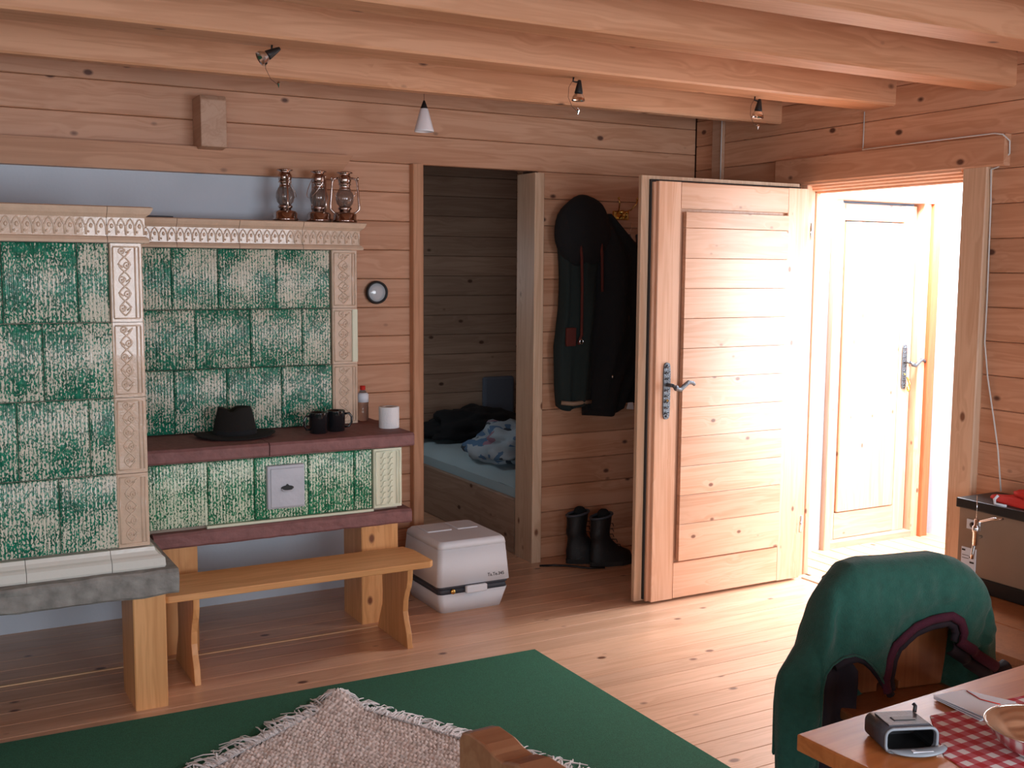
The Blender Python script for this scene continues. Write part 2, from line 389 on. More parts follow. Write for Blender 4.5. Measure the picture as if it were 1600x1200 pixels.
# back wall: backing slabs round the alcove opening, logs in front
mb = MB(); mb.box(-2.1, 2.27, YB+.03, YB+.13, 0, 2.6); mb.box(2.98, XR+.02, YB+.03, YB+.13, 0, 2.6); mb.box(2.27, 2.98, YB+.03, YB+.13, 2.125, 2.6)
wall_back = root_mesh('wall_back', mb, 'joint')
sp = []
for z0, z1 in zip(BZ, BZ[1:]):
    if z0 < 2.1:
        sp.append((1.76 if z1 > .5 else 1.985, 2.256, YB, z0, z1)); sp.append((3.0, XR, YB, z0, z1))
    else:
        sp.append((-1.0, XR, YB, z0, z1))
sp += [(2.256, 3.0, YB, 2.1185, 2.1195)]*0
planks(wall_back, 'x', sp, .05, 'pine_x')
mb = MB(); mb.box(-1.9, 1.974, 5.125, 5.165, .0, .5); mb.box(-1.9, 1.745, 5.128, 5.166, .5, 2.06)
struct(obj('trim_1', mb, 'plaster')); bpy.data.objects['trim_1']['label'] = 'blue-white plastered fire wall panel behind the tiled stove'
# right wall
RZ = [-.0, .147, .292, .437, .582, .727, .872, 1.017, 1.162, 1.307, 1.452, 1.597, 1.742, 1.887, 2.032, 2.17, 2.307, 2.45, 2.56]
mb = MB(); mb.box(XR+.03, XR+.12, -1.5, 3.245, 0, 2.6); mb.box(XR+.03, XR+.12, 4.25, 7.4, 0, 2.6); mb.box(XR+.03, XR+.12, 3.24, 4.255, 2.06, 2.6)
wall_right = root_mesh('wall_right', mb, 'joint')
sp = []
for z0, z1 in zip(RZ, RZ[1:]):
    if z0 < 2.03:
        sp.append((.2, 3.20, XR, z0, z1)); sp.append((4.265, 5.1, XR, z0, z1)); sp.append((5.27, 7.25, XR, z0, z1))
    else:
        sp.append((.2, 5.13, XR, z0, z1)); sp.append((5.27, 7.25, XR, z0, z1))
planks(wall_right, 'y', sp, .05, 'pine_y')
# alcove walls and lid
mb = MB(); mb.box(1.6, 4.2, 7.28, 7.38, 0, 2.6)
wall_alcove = root_mesh('wall_alcove_back', mb, 'joint')
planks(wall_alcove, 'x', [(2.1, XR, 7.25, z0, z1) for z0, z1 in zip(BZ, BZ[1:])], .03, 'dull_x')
mb = MB(); mb.box(2.0, 2.1, 5.27, 7.38, 0, 2.6)
wall_al = root_mesh('wall_alcove_left', mb, 'joint')
# walls behind the camera
mb = MB(); mb.box(-2.1, XR+.1, -1.6, -1.5, 0, 2.6); root_mesh('wall_front', mb, 'pine_x')
mb = MB(); mb.box(-2.1, -2.0, -1.5, 5.3, 0, 2.6); root_mesh('wall_left', mb, 'pine_y')
# ceiling: boards on beams
mb = MB(); mb.box(-2.1, XR+.1, -1.6, 7.4, 2.60, 2.66); ceil = root_mesh('ceiling', mb, 'pine_y')
off = Vector(ceil.location)
cb = mesh('ceiling_board', MB().bar('x', -2.0, XR, 0, .118, 0, .02, .004), 'pine_x')
y = -1.0
while y < 5.1:
    piece('ceiling_board', cb, Vector((0, y, 2.58))-off, ceil); y += .12
def beam(n, y0, y1, z0, z1, x1=XR+.02, mat='beam_x'):
    o = obj('ceiling_beam', MB().bar('x', -1.95, x1, y0, y1, z0, z1, .008), mat); struct(o)
    return o
for i, (y0, y1) in enumerate([(-.72, -.55), (-.09, .08), (.54, .71), (1.17, 1.34), (1.80, 1.97), (2.42, 2.57), (3.045, 3.19), (3.675, 3.85)]): beam(i, y0, y1, 2.36, 2.578)
beam(8, 4.43, 4.50, 2.36, 2.578)

# floor: boards along x
mb = MB(); mb.box(-2.1, XR+.1, -1.6, 7.4, -.1, -.022); floor = root_mesh('floor', mb, 'joint'); off = Vector(floor.location)
fb = [mesh('floor_board', MB().bar('x', -1.0, XR+.07, .0005, .1135, -.021, 0, .0012), 'floor_x')]
y = -.5; k = 0
while y < 7.3:
    piece('floor_board', fb[0], Vector((0, y, 0))-off, floor); y += .1145
o = obj('trim_2', MB().box(-.6, 1.80, 4.474, 4.486, 0.0002, .003), 'pale_line'); struct(o)  # thin pale strip across the floor boards
# vestibule beyond the door
mb = MB(); mb.box(XR+.05, 7.0, 1.2, 4.75, -.14, -.06); vf = root_mesh('floor_vestibule', mb, 'joint'); off = Vector(vf.location)
vb = mesh('floor_board', MB().bar('y', 2.0, 4.6, 0, .112, -.03, -.012, .003), 'floor_y')
x = 4.17
while x < 5.6:
    piece('floor_board', vb, Vector((x, 0, 0))-off, vf); x += .122
mb = MB(); mb.box(4.17, 4.60, 4.60, 4.70, -.03, 2.5); mb.box(5.44, 5.6, 4.60, 4.70, -.03, 2.5); mb.box(4.60, 5.44, 4.60, 4.70, 2.04, 2.5); mb.box(4.6, 5.47, 4.76, 4.80, -.03, 2.1)
wn = root_mesh('wall_vestibule_back', mb, 'plaster')
mb = MB(); mb.box(5.5, 5.6, 4.0, 4.6, -.03, 2.5)
root_mesh('wall_vestibule_right', mb, 'plaster')
mb = MB(); mb.box(4.05, 5.6, 2.6, 4.75, 2.45, 2.52); root_mesh('ceiling_vestibule', mb, 'door_y')

# --- trims of the alcove opening
def jamb(name, x0, x1, y0, y1, z0, z1, mat='pine_z'):
    return struct(obj(name, MB().bar('z', z0, z1, x0, x1, y0, y1, .004), mat))
jamb('trim_3', 2.252, 2.308, 5.09, 5.27, 0, 2.117, 'beam_z')
jamb('trim_4', 2.945, 3.003, 5.075, 5.27, 0, 2.105, 'pale_z')
# ledger board over the plaster with sawn end
mb = MB().prism([(-1.2, 2.02), (1.84, 2.02), (1.925, 2.135), (-1.2, 2.135)], 'xz', 5.06, 5.14)
o = struct(obj('trim_5', mb, 'beam_x')); lab(o, 'long ledger board along the top of the plaster')
mb = MB().prism([(4.985, 2.13), (5.14, 2.115), (5.14, 2.355), (5.0, 2.355), (4.985, 2.335)], 'yz', 1.185, 1.30)
pass
o = struct(obj('trim_6', mb, 'end_grain', bevel=.004)); lab(o, 'sawn log end sticking out of the wall above the ledger')
obj('crack', MB().prism([(1.186, 2.246), (1.24, 2.243), (1.292, 2.248), (1.24, 2.2475)], 'xz', 4.990, 5.0), 'joint', o)
# corner post with light edge
o = struct(obj('trim_7', MB().bar('z', 2.04, 2.56, XR-.03, XR, 4.875, 4.955, .004), 'end_grain'))

# --- front door frame in the right wall (door_1)
def frame_piece(n, mb, mat='door_z'): return obj(n, mb, mat, door1)
door1 = thing('door_1', '', ''); del door1['label']; del door1['category']; struct(door1); door1.location = (XR, 3.74, 0)
obj('casing', MB().bar('z', 0, 2.04, XR-.035, XR+.02, 3.135, 3.258, .005), 'pale_z', door1)
obj('lintel', MB().bar('y', 3.055, 4.42, XR-.04, XR+.02, 2.04, 2.17, .006), 'pine_y', door1)
for i, (dx, yy) in enumerate(((-.03, 4.225), (0.0, 4.25), (.03, 4.262), (.065, 4.258))):
    obj('jamb', MB().bar('z', 0, 2.03-.004*i, XR+dx, XR+dx+.034, yy-.035, 4.30, .004), 'door_z', door1)
for i, (dx, zz) in enumerate(((-.03, 2.028), (0.0, 2.016), (.03, 2.004), (.065, 1.992))):
    obj('head', MB().bar('y', 3.27, 4.24, XR+dx, XR+dx+.034, zz, 2.05, .004), 'door_y', door1)
obj('jamb', MB().bar('z', 0, 2.0, XR+.02, XR+.12, 3.23, 3.262, .004), 'door_z', door1)
obj('threshold', MB().bar('y', 3.28, 4.17, XR+.0, XR+.11, -.03, .006, .003), 'dull_y', door1)

# --- the open door leaf (door_2), hinged on the frame
leaf = thing('door_2', '', ''); del leaf['label']; del leaf['category']; struct(leaf); leaf.location = (3.55, 4.2, 0)
YL = 4.165
obj('rear_leaf', MB().bar('z', .012, 2.035, 3.014, 3.99, YL+.048, YL+.075, .003), 'pale_z', leaf)
obj('gasket', MB().box(3.056, 3.985, YL+.036, YL+.048, .02, 2.018), 'rubber', leaf)
obj('core', MB().box(3.064, 4.0, YL+.022, YL+.036, .012, 2.005), 'door_z', leaf)
obj('stile', MB().bar('z', .012, 2.008, 3.078, 3.208, YL, YL+.03, .003), 'door_z', leaf)
obj('stile', MB().bar('z', .012, 2.008, 3.872, 4.008, YL, YL+.03, .003), 'door_z', leaf)
obj('rail', MB().bar('x', 3.2085, 3.8715, YL, YL+.03, 1.885, 2.008, .003), 'door_x', leaf)
obj('rail', MB().bar('x', 3.2085, 3.8715, YL, YL+.03, .012, .188, .003), 'door_x', leaf)
z = .192; zs = []
top = 1.872; zz = [top, top-.075]
while zz[-1]-.142 > .24: zz.append(zz[-1]-.142)
zz.append(.197); zz = zz[::-1]
offl = Vector(leaf.location)
for z0, z1 in zip(zz, zz[1:]):
    piece('panel_board', mesh('panel_board', MB().bar('x', 0, .637, 0, .024, .0008, z1-z0-.0008, .0015), 'door_x'), Vector((3.229, YL-.014, z0))-offl, leaf)
def lever_set(parent, x, y, z, mirror=1, s=1.0):
    # ornate back plate, neck and S-curved lever
    w_ = .021*s
    out = []
    for k in range(24):
        a = 2*PI*k/24; sx = math.cos(a); sz = math.sin(a)
        out.append((x+w_*(1 if sx > 0 else -1)*abs(sx)**.5+.0, z-.03+.135*s*(1 if sz > 0 else -1)*abs(sz)**.35))
    pl = obj('back_plate', MB().prism(out, 'xz', y-.008, y), 'iron', parent, bevel=.002)
    mb = MB()
    for k in range(9):
        zz_ = z-.03-.11*s+k*.0275*s
        mb.tube([(x-.013*s, y-.009, zz_), (x-.004*s, y-.012, zz_+.008), (x+.004*s, y-.009, zz_), (x+.013*s, y-.012, zz_+.008)], .003, 5)
    for zz_ in (z+.09*s, z-.15*s): mb.ball((x, y-.009, zz_), .006, .004, .006, 8, 6)
    obj('relief', mb, 'iron', pl)
    h = obj('handle', MB().tube([(x, y, z), (x, y-.05, z)], .009, 10).tube([(x, y-.05, z+.002), (x+mirror*.02, y-.055, z-.016), (x+mirror*.045, y-.052, z-.022), (x+mirror*.07, y-.05, z-.004), (x+mirror*.095, y-.05, z+.012), (x+mirror*.12, y-.05, z+.008), (x+mirror*.13, y-.05, z-.002)], .0075, 10, rfun=lambda t: 1+.5*math.sin(t*PI)), 'iron', parent)
    lab(h, 'dark wrought iron lever handle')
    obj('knuckle', MB().ball((x+mirror*.018, y-.055, z-.012), .014, .012, .014, 10, 8), 'iron', parent)
    obj('keyhole', MB().lathe([(.006, 0), (.006, .005), (0, .006)], (x, y-.014, z-.075*s), 10, axis='y'), 'brass', parent)
lever_set(leaf, 3.142, YL, 1.06)
obj('strike_plate', MB().box(3.018, 3.023, YL+.052, YL+.07, 1.06, 1.10), 'steel', leaf)
obj('hinge', MB().lathe([(.008, 0), (.008, .09)], (4.022, YL-.006, .25), 10), 'steel', leaf)
obj('hinge', MB().lathe([(.008, 0), (.008, .09)], (4.022, YL-.006, 1.75), 10), 'steel', leaf)

# --- outer door in the vestibule (door_3)
d3 = thing('door_3', '', ''); del d3['label']; del d3['category']; struct(d3); d3.location = (5.0, 4.6, 0)
Y3 = 4.62
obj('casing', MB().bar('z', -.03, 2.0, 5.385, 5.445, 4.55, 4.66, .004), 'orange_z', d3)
obj('jamb', MB().bar('z', -.03, 1.999, 5.325, 5.385, 4.575, 4.66, .004), 'door_z', d3)
obj('jamb', MB().bar('z', -.03, 1.999, 4.60, 4.655, 4.565, 4.66, .004), 'door_z', d3)
obj('head', MB().bar('x', 4.60, 5.445, 4.55, 4.66, 2.0, 2.055, .004), 'door_x', d3)
obj('panel', MB().bar('z', .194, 1.881, 4.738, 5.203, Y3-.008, Y3+.03, .006), 'door_z', d3)
obj('stile', MB().bar('z', .03, 1.985, 4.66, 4.728, Y3, Y3+.045, .003), 'door_z', d3)
obj('stile', MB().bar('z', .03, 1.985, 5.212, 5.312, Y3, Y3+.045, .003), 'door_z', d3)
obj('rail', MB().bar('x', 4.7285, 5.2115, Y3, Y3+.045, 1.89, 1.985, .003), 'door_x', d3)
obj('rail', MB().bar('x', 4.7285, 5.2115, Y3, Y3+.045, .03, .185, .003), 'door_x', d3)
obj('threshold', MB().bar('x', 4.655, 5.33, 4.575, 4.66, -.03, .028, .004), 'dull_x', d3)
lever_set(d3, 5.255, Y3, 1.06, 1, 1.0)
obj('bunch_of_keys', MB().tube([(5.255, Y3-.03, .97), (5.275, Y3-.035, .93), (5.27, Y3-.03, .90)], .006, 6).ball((5.272, Y3-.03, .90), .016, .008, .02, 8, 6), 'brass', d3)

# ================================================================== TILED STOVE
stove = thing('tiled_stove', 'green and cream ribbed tile stove with stone slabs, on wooden legs', 'stove', (1.0, 4.6, 0))
so = Vector(stove.location)
obj('core', MB().box(-.6, .735, 4.09, 5.1, .52, 1.78), 'grout', stove)
obj('core', MB().box(.70, 1.853, 4.90, 5.1, .86, 1.78), 'grout', stove)
obj('core', MB().box(.70, 1.92, 4.53, 5.1, .515, .81), 'grout', stove)
def ribbed(w_, h_, mat):
    n = max(4, int(round(w_/.0138))); mb = MB(); cols = []
    cols.append((0.0, 0)); cols.append((.003, .004))
    x = .004; rw = (w_-.008)/n
    for i in range(n):
        for q, d in ((0, .004), (.22, .0088), (.5, .0105), (.78, .0088)):
            cols.append((x+(i+q)*rw, d))
    cols.append((w_-.004, .005)); cols.append((w_-.003, .004)); cols.append((w_, 0))
    v = []; m = len(cols)
    rows = [(0, 0), (.002, .8), (.006, 1), (h_-.006, 1), (h_-.002, .8), (h_, 0)]
    for z, k in rows:
        for cx, d in cols: v.append((cx, -d*k, z))
    f = [(j*m+i, j*m+i+1, (j+1)*m+i+1, (j+1)*m+i) for j in range(len(rows)-1) for i in range(m-1)]
    mb.add(v, f, True)
    mb.box(0, w_, 0, .02, 0, h_)
    return mesh('tile', mb, mat)
tcache = {}
def tile(x0, x1, y, z0, z1, mat='glaze'):
    k = (round(x1-x0, 3), round(z1-z0, 3), mat)
    if k not in tcache: tcache[k] = ribbed(k[0]-.0025, k[1]-.0025, mat)
    piece('tile', tcache[k], Vector((x0+.00125, y+random.uniform(-.0015, .0015), z0+.00125))-so, stove)
ROWS = [.588, .858, 1.133, 1.402, 1.68]
LEFT = {3: [-.55, -.31, -.07, .295, .535, .638], 2: [-.55, -.2, .18, .415, .648], 1: [-.5, .09, .325, .558, .648], 0: [-.4, -.03, .21, .45, .649]}
for r, xs in LEFT.items():
    for a, b in zip(xs, xs[1:]): tile(a, b, 4.08, ROWS[r], ROWS[r+1])
RR = [.867, 1.150, 1.412, 1.68]
RIGHT = {2: [.78, 1.02, 1.22, 1.48, 1.735], 1: [.72, 1.115, 1.36, 1.60, 1.738], 0: [.78, 1.02, 1.25, 1.50, 1.742]}
for r, xs in RIGHT.items():
    for a, b in zip(xs, xs[1:]): tile(a, b, 4.88, RR[r], RR[r+1])
for a, b in zip([.80, 1.07, 1.265, 1.50, 1.71, 1.795], [1.07, 1.265, 1.50, 1.71, 1.795]): tile(a, b, 4.52, .532, .80, 'glaze_low')
obj('edge_strip', MB().bar('x', 1.06, 1.795, 4.50, 4.53, .520, .532, .003), 'cream_pale', stove)
def corner_tile(x0, x1, y, z0, z1, mat='cream', style=0):
    w_, h_ = x1-x0-.002, z1-z0-.002
    mb = MB().bar('z', 0, h_, 0, w_, 0, .03, .004)
    o = obj('corner_tile', mb, mat, stove, world=False); o.location = Vector((x0+.001, y, z0+.001))-so
    mb = MB(); a = .018; b0, b1 = a, w_-a*1.7
    # raised frame lines
    for q in (a-.008, w_-a*1.4, w_-.012):
        mb.tube([(q, -.001, .014), (q, -.001, h_-.014)], .0028, 5)
    mb.tube([(a-.008, -.001, .012), (w_-.012, -.001, .012)], .0028, 5); mb.tube([(a-.008, -.001, h_-.012), (w_-.012, -.001, h_-.012)], .0028, 5)
    cx = (b0+b1)/2; hw = (b1-b0)/2*.8
    if style == 0:
        hh = h_-.044; vine = []
        for i in range(49):
            q = i/48; vine.append((cx+hw*.75*math.sin(q*3*2*PI*.75), -.001, .022+hh*q))
        mb.tube(vine, .0030, 5)
        mb.tube([(2*cx-p[0], p[1], p[2]) for p in vine], .0026, 5)
        for k in range(5):
            zc = .022+hh*(k+.5)/4.6; sg = 1 if k % 2 else -1
            mb.tube([(cx+sg*hw*.35+hw*(.48-.012*i)*math.cos(i*.6), -.001, zc+hw*(.48-.012*i)*math.sin(i*.6)) for i in range(13)], .0026, 5)
            mb.ball((cx+sg*hw*.35, -.001, zc), .0045, .004, .0045, 6, 5)
            mb.tube([(cx-sg*hw*.2, -.001, zc-.006), (cx-sg*hw*.9, -.002, zc+.006)], .0028, 5)
    else:
        for k in range(9):
            zc = .03+(h_-.06)*k/8
            for sx in (-.5, .5):
                mb.tube([(cx+sx*hw-.012, -.002, zc-.012), (cx+sx*hw-.002, -.003, zc-.008), (cx+sx*hw+.002, -.003, zc+.008), (cx+sx*hw+.012, -.002, zc+.012)], .003, 5)
    r = obj('relief', mb, mat, o, world=False)
    return o
for z0, z1 in zip(ROWS, ROWS[1:]): corner_tile(.640, .752, 4.07, z0, z1)
for z0, z1 in zip(RR, RR[1:]):
    corner_tile(1.742, 1.868, 4.87, z0, z1)
corner_tile(1.797, 1.935, 4.505, .532, .80, 'cream_pale', 1)
obj('glaze_patch', MB().bar('z', 1.16, 1.405, 1.838, 1.866, 4.862, 4.870, .003), 'cream_pale', stove)
# cornice and base: a profile swept round front and right side
def moulding(name, prof, xs, yf, xR, yb, mat, arches=None):
    """prof: (offset, z) list; xs: joints on the front; last piece turns the corner"""
    for i in range(len(xs)-1):
        x0, x1 = xs[i]+.001, xs[i+1]-.001; last = i == len(xs)-2
        st = []
        if last: st = [lambda o: (x0, yf-o), lambda o: (xR+o, yf-o), lambda o: (xR+o, yb)]
        else: st = [lambda o: (x0, yf-o), lambda o: (x1, yf-o)]
        v = []; n = len(prof)
        for s_ in st:
            for o_, z_ in prof:
                p = s_(o_); v.append((p[0], p[1], z_))
        f = [(k*n+j, (k+1)*n+j, (k+1)*n+(j+1) % n, k*n+(j+1) % n) for k in range(len(st)-1) for j in range(n)]
        f += [tuple(range(n)), tuple(range((len(st)-1)*n, len(st)*n))]
        o = obj(name, MB().add(v, f), mat, stove)
        if arches:
            za, zb = arches; mb = MB(); xe = xR+.006 if last else x1; k = max(1, int(round((xe-x0)/.034))); wd = (xe-x0)/k
            for q in range(k):
                c = x0+(q+.5)*wd
                mb.tube([(c-wd*.48, yf-.009, za), (c-wd*.44, yf-.010, lerp(za, zb, .55)), (c-wd*.2, yf-.010, lerp(za, zb, .88)), (c, yf-.010, zb), (c+wd*.2, yf-.010, lerp(za, zb, .88)), (c+wd*.44, yf-.010, lerp(za, zb, .55)), (c+wd*.48, yf-.009, za)], .0028, 5)
                mb.ball((c, yf-.010, lerp(za, zb, .55)), .006, .004, .009, 6, 5); mb.ball((c-wd*.25, yf-.009, lerp(za, zb, .18)), .004, .004, .005, 6, 4)
            obj('relief', mb, mat, o)
corn = [(-.02, 1.681), (.020, 1.681), (.022, 1.690), (.016, 1.700), (.008, 1.704), (.008, 1.768), (.014, 1.774), (.024, 1.782), (.030, 1.792), (.034, 1.803), (.026, 1.807), (-.02, 1.807)]
moulding('cornice_tile', corn, [-.5, -.06, .26, .632, .752], 4.065, .752, 4.95, 'cream', (1.708, 1.764))
moulding('cornice_tile', corn, [.79, 1.04, 1.31, 1.60, 1.868], 4.865, 1.868, 5.11, 'cream', (1.708, 1.764))
base = [(-.02, .512), (.040, .512), (.044, .520), (.042, .548), (.034, .555), (.024, .560), (.014, .572), (.010, .586), (-.02, .586)]
moulding('base_tile', base, [-.5, -.06, .33, .61, .752], 4.065, .752, 4.9, 'cream_base')
# slabs
def rough_slab(x0, x1, y0, y1, z0, z1, mat, amp=.003, nx=36):
    def per(t):   # section in yz
        pts = [(y0+.008, z0), (y1, z0), (y1, z1), (y0+.010, z1), (y0, z1-.010), (y0, lerp(z0, z1, .66)), (y0, lerp(z0, z1, .33)), (y0, z0+.008)]
        return pts
    v = []; n = 8
    for i in range(nx):
        x = lerp(x0, x1, i/(nx-1))
        for q, (yy, z_) in enumerate(per(0)):
            k = noise.noise(Vector((x*9, yy*9, z_*30)))*amp*1.5+noise.noise(Vector((x*40, yy*9, z_*60)))*amp
            v.append((x, yy+(k if q not in (1, 2) else 0), z_+(k*.5 if q not in (1, 2) else 0)))
    f = [(i*n+j, (i+1)*n+j, (i+1)*n+(j+1) % n, i*n+(j+1) % n) for i in range(nx-1) for j in range(n)]
    f += [tuple(range(n)), tuple(range((nx-1)*n, nx*n))]
    return MB().add(v, f)
lab(obj('stone_slab', rough_slab(-.6, .832, 3.975, 4.95, .421, .512, 'stone_grey', .005), 'stone_grey', stove), 'rough grey stone slab')
lab(obj('stone_slab', rough_slab(.76, 1.318, 4.475, 5.11, .807, .865, 'stone_red', .002), 'stone_red', stove), 'dark red shelf slab, left of the crack')
lab(obj('stone_slab', rough_slab(1.322, 1.982, 4.475, 5.11, .807, .865, 'stone_red', .002), 'stone_red', stove), 'dark red shelf slab, right of the crack')
lab(obj('stone_slab', rough_slab(.84, 1.97, 4.478, 5.11, .458, .520, 'stone_red', .003), 'stone_red', stove), 'dark red bottom slab')
for x0, x1, y0, y1, zt in ((.672, .787, 3.995, 4.24, .420), (.875, 1.025, 4.53, 4.72, .457), (1.748, 1.924, 4.53, 4.76, .457), (-.55, -.4, 4.0, 4.24, .42)):
    o = obj('leg', MB().bar('z', 0, zt, x0, x1, y0, y1, .004), 'fresh_z', stove); lab(o, 'orange pine board leg')
# soot door
h = obj('cleaning_hatch', MB().box(1.312, 1.475, 4.487, 4.515, .578, .765), 'hatch_metal', stove, bevel=.005); lab(h, 'pale grey metal cleaning door')
obj('plate', MB().box(1.325, 1.472, 4.482, 4.492, .585, .752), 'hatch_metal', h, bevel=.003)
obj('grip_recess', MB().prism([(1.368+.028*(1+math.cos(a)) , .668+.010*math.sin(a)) for a in [2*PI*k/16 for k in range(16)]], 'xz', 4.479, 4.483), 'black', h)
obj('grip_lip', MB().tube([(1.370, 4.478, .664), (1.378, 4.476, .656), (1.396, 4.475, .655), (1.414, 4.476, .656), (1.422, 4.478, .664)], .004, 6), 'hatch_metal', h)
obj('latch', MB().prism([(1.384, .672), (1.408, .672), (1.398, .684), (1.394, .684)], 'xz', 4.477, 4.483), 'black', h)

# ================================================================== BENCH
bn = thing('bench', 'low narrow pine bench with curved plank ends in front of the stove', 'bench', (1.35, 4.28, 0))
mb = MB().prism([(.80, 4.405), (.80, 4.13), (.82, 4.115), (1.895, 4.115), (1.915, 4.135), (1.915, 4.33), (1.895, 4.405)], 'xy', .345, .372)
obj('seat', mb, 'fresh_x', bn, bevel=.004)
prof = [(4.475, 0), (4.40, 0), (4.395, .004), (4.22, .006), (4.17, 0), (4.138, 0), (4.15, .06), (4.175, .11), (4.185, .15), (4.18, .20), (4.165, .24), (4.15, .26), (4.15, .30), (4.135, .345), (4.40, .345), (4.475, .2)]
prof2 = [(4.138, 0), (4.19, .0), (4.43, .0), (4.475, 0), (4.45, .06), (4.42, .12), (4.415, .18), (4.42, .24), (4.41, .345), (4.135, .345), (4.138, .30), (4.15, .262), (4.165, .24), (4.182, .20), (4.188, .15), (4.175, .11), (4.15, .06)]
for x0 in (.915, 1.80):
    obj('leg', MB().prism(prof2, 'yz', x0, x0+.024), 'fresh_z', bn, bevel=.002)
obj('stretcher', MB().bar('x', .90, 1.86, 4.29, 4.315, .31, .345, .002), 'fresh_x', bn)

# ================================================================== LANTERNS
def lantern(x, y, rz, label, swing):
    t = thing('oil_lantern', label, 'lantern', (x, y, 1.808), rz, 'oil lanterns on the stove cornice')
    O = lambda n, mb, m, p=t, **k: obj(n, mb, m, p, world=False, **k)
    O('fuel_tank', MB().lathe([(0, 0), (.054, 0), (.058, .006), (.058, .012), (.053, .016), (.054, .036), (.046, .046), (.028, .050), (.024, .058), (0, .058)], seg=24), 'nickel')
    O('burner', MB().lathe([(0, .055), (.028, .058), (.034, .066), (.028, .074), (.012, .078), (0, .08)], seg=20), 'nickel')
    O('globe', MB().lathe([(.024, .074), (.036, .088), (.0415, .108), (.040, .128), (.031, .148), (.026, .156)], seg=24), 'clear_glass', solid=.002)
    O('wick_tube', MB().lathe([(.006, .07), (.006, .1), (0, .102)], seg=10), 'nickel')
    O('collar', MB().lathe([(.030, .152), (.027, .156), (.024, .172), (.031, .176), (.027, .181)], seg=20), 'nickel')
    O('chimney', MB().lathe([(.027, .181), (.030, .190), (.032, .206), (.026, .218), (.024, .226), (.038, .229), (.036, .233), (.014, .238), (0, .239)], seg=24), 'nickel')
    for s in (1, -1):
        O('side_tube', MB().tube([(s*.030, 0, .043), (s*.050, 0, .046), (s*.066, 0, .062), (s*.066, 0, .085), (s*.058, 0, .185), (s*.050, 0, .203), (s*.030, 0, .206)], .0052, 10), 'nickel')
        O('bail_ear', MB().ball((s*.061, 0, .205), .005, .005, .008, 8, 6).tube([(s*.06, 0, .19), (s*.062, 0, .212)], .003, 6), 'nickel')
    pts = []
    for k in range(13):
        a = PI*k/12; r = .062; dep = math.sin(a)*.105
        pts.append((r*math.cos(a), -dep*math.sin(swing), .2-dep*math.cos(swing)))
    O('bail', MB().tube(pts, .0016, 6), 'chrome')
    return t
lantern(1.545, 4.93, math.radians(82), 'leftmost of three oil lanterns, its handle swung to the right', math.radians(28))
lantern(1.705, 4.93, math.radians(-80), 'middle of three oil lanterns, seen edge-on with handle swung left', math.radians(30))
lantern(1.828, 4.92, math.radians(-18), 'rightmost oil lantern, turned so both side tubes show', math.radians(8))
# small dark tray on the right cornice
tag(obj('roof_tile_piece', MB().box(.80, 1.05, 4.95, 5.06, 1.808, 1.818), 'grey_plastic', bevel=.003), 'thin dark flat plate on top of the lower stove cornice', 'plate')

# ================================================================== THINGS ON THE SHELF
t = thing('felt_hat', 'dark brown felt hat with wide brim on the red stone shelf', 'hat', (1.24, 4.72, .865), math.radians(-8))
def brim(u, v):
    a = 2*PI*u; r = lerp(.075, .165, v); z = .012-.006*v+.012*abs(math.cos(a))**3*v
    return (r*math.cos(a)*1.05, r*math.sin(a)*.85, z)
obj('brim', MB().grid(brim, 40, 8, wrap=True), 'hat_felt', t, world=False, solid=.004)
def crown(u, v):
    a = 2*PI*u; zz_ = v
    if v < .8:
        k = v/.8; r = lerp(.094, .070, k**1.4); z = .008+.122*k
    else:
        k = (v-.8)/.2; r = .070*(1-k*.98); z = .13+.006*math.sin(k*PI*.5)
        z -= .030*math.exp(-((r*math.sin(a))/.03)**2)*k
    z -= .034*math.exp(-((r*math.cos(a)+.018)/.022)**2)*max(0, v-.3) if v > .3 else 0
    return (r*math.cos(a)*1.0, r*math.sin(a)*.85, z)
obj('crown', MB().grid(crown, 40, 26, wrap=True), 'hat_felt', t, world=False)
obj('hat_band', MB().lathe([(.0945, .012), (.0925, .036)], seg=40, squash=.85), 'black_cloth', t, world=False)
def mug(x, y, rz, label):
    t = thing('mug', label, 'mug', (x, y, .865), rz, 'black mugs on the stone shelf')
    obj('cup', MB().lathe([(0, .002), (.036, .0), (.041, .004), (.042, .09), (.0425, .094), (.039, .094), (.038, .01), (0, .008)], seg=28), 'black_gloss', t, world=False)
    obj('handle', MB().tube([(.040, 0, .078), (.060, 0, .080), (.071, 0, .064), (.071, 0, .038), (.060, 0, .020), (.040, 0, .018)], .0052, 8), 'black_gloss', t, world=False)
mug(1.598, 4.66, math.radians(190), 'black mug with its handle to the left, on the red shelf')
mug(1.690, 4.69, math.radians(-15), 'black mug with its handle to the right, on the red shelf')
t = thing('toilet_roll', 'white paper roll standing near the shelf\'s right end', 'paper roll', (1.945, 4.68, .865))
obj('paper', MB().lathe([(.018, 0), (.046, 0), (.047, .002), (.047, .096), (.046, .098), (.018, .098), (.018, 0)], seg=32), 'white_paper_roll', t, world=False)
obj('cardboard_core', MB().lathe([(.018, .001), (.018, .0975), (.0165, .0975), (.0165, .001)], seg=20), 'box_brown', t, world=False)
t = thing('plastic_bottle', 'small clear plastic bottle with a red cap beside the stove corner', 'bottle', (1.925, 4.96, .865))
obj('body', MB().lathe([(0, 0), (.024, 0), (.028, .006), (.028, .06), (.026, .075), (.028, .09), (.026, .125), (.014, .145), (.011, .150)], seg=20), 'clear_glass', t, world=False)
obj('wrapper', MB().lathe([(.0285, .09), (.0285, .125), (.022, .135)], seg=20), 'paper', t, world=False)
obj('cap', MB().lathe([(.012, .148), (.013, .150), (.013, .168), (0, .169)], seg=16), 'red_cloth', t, world=False)

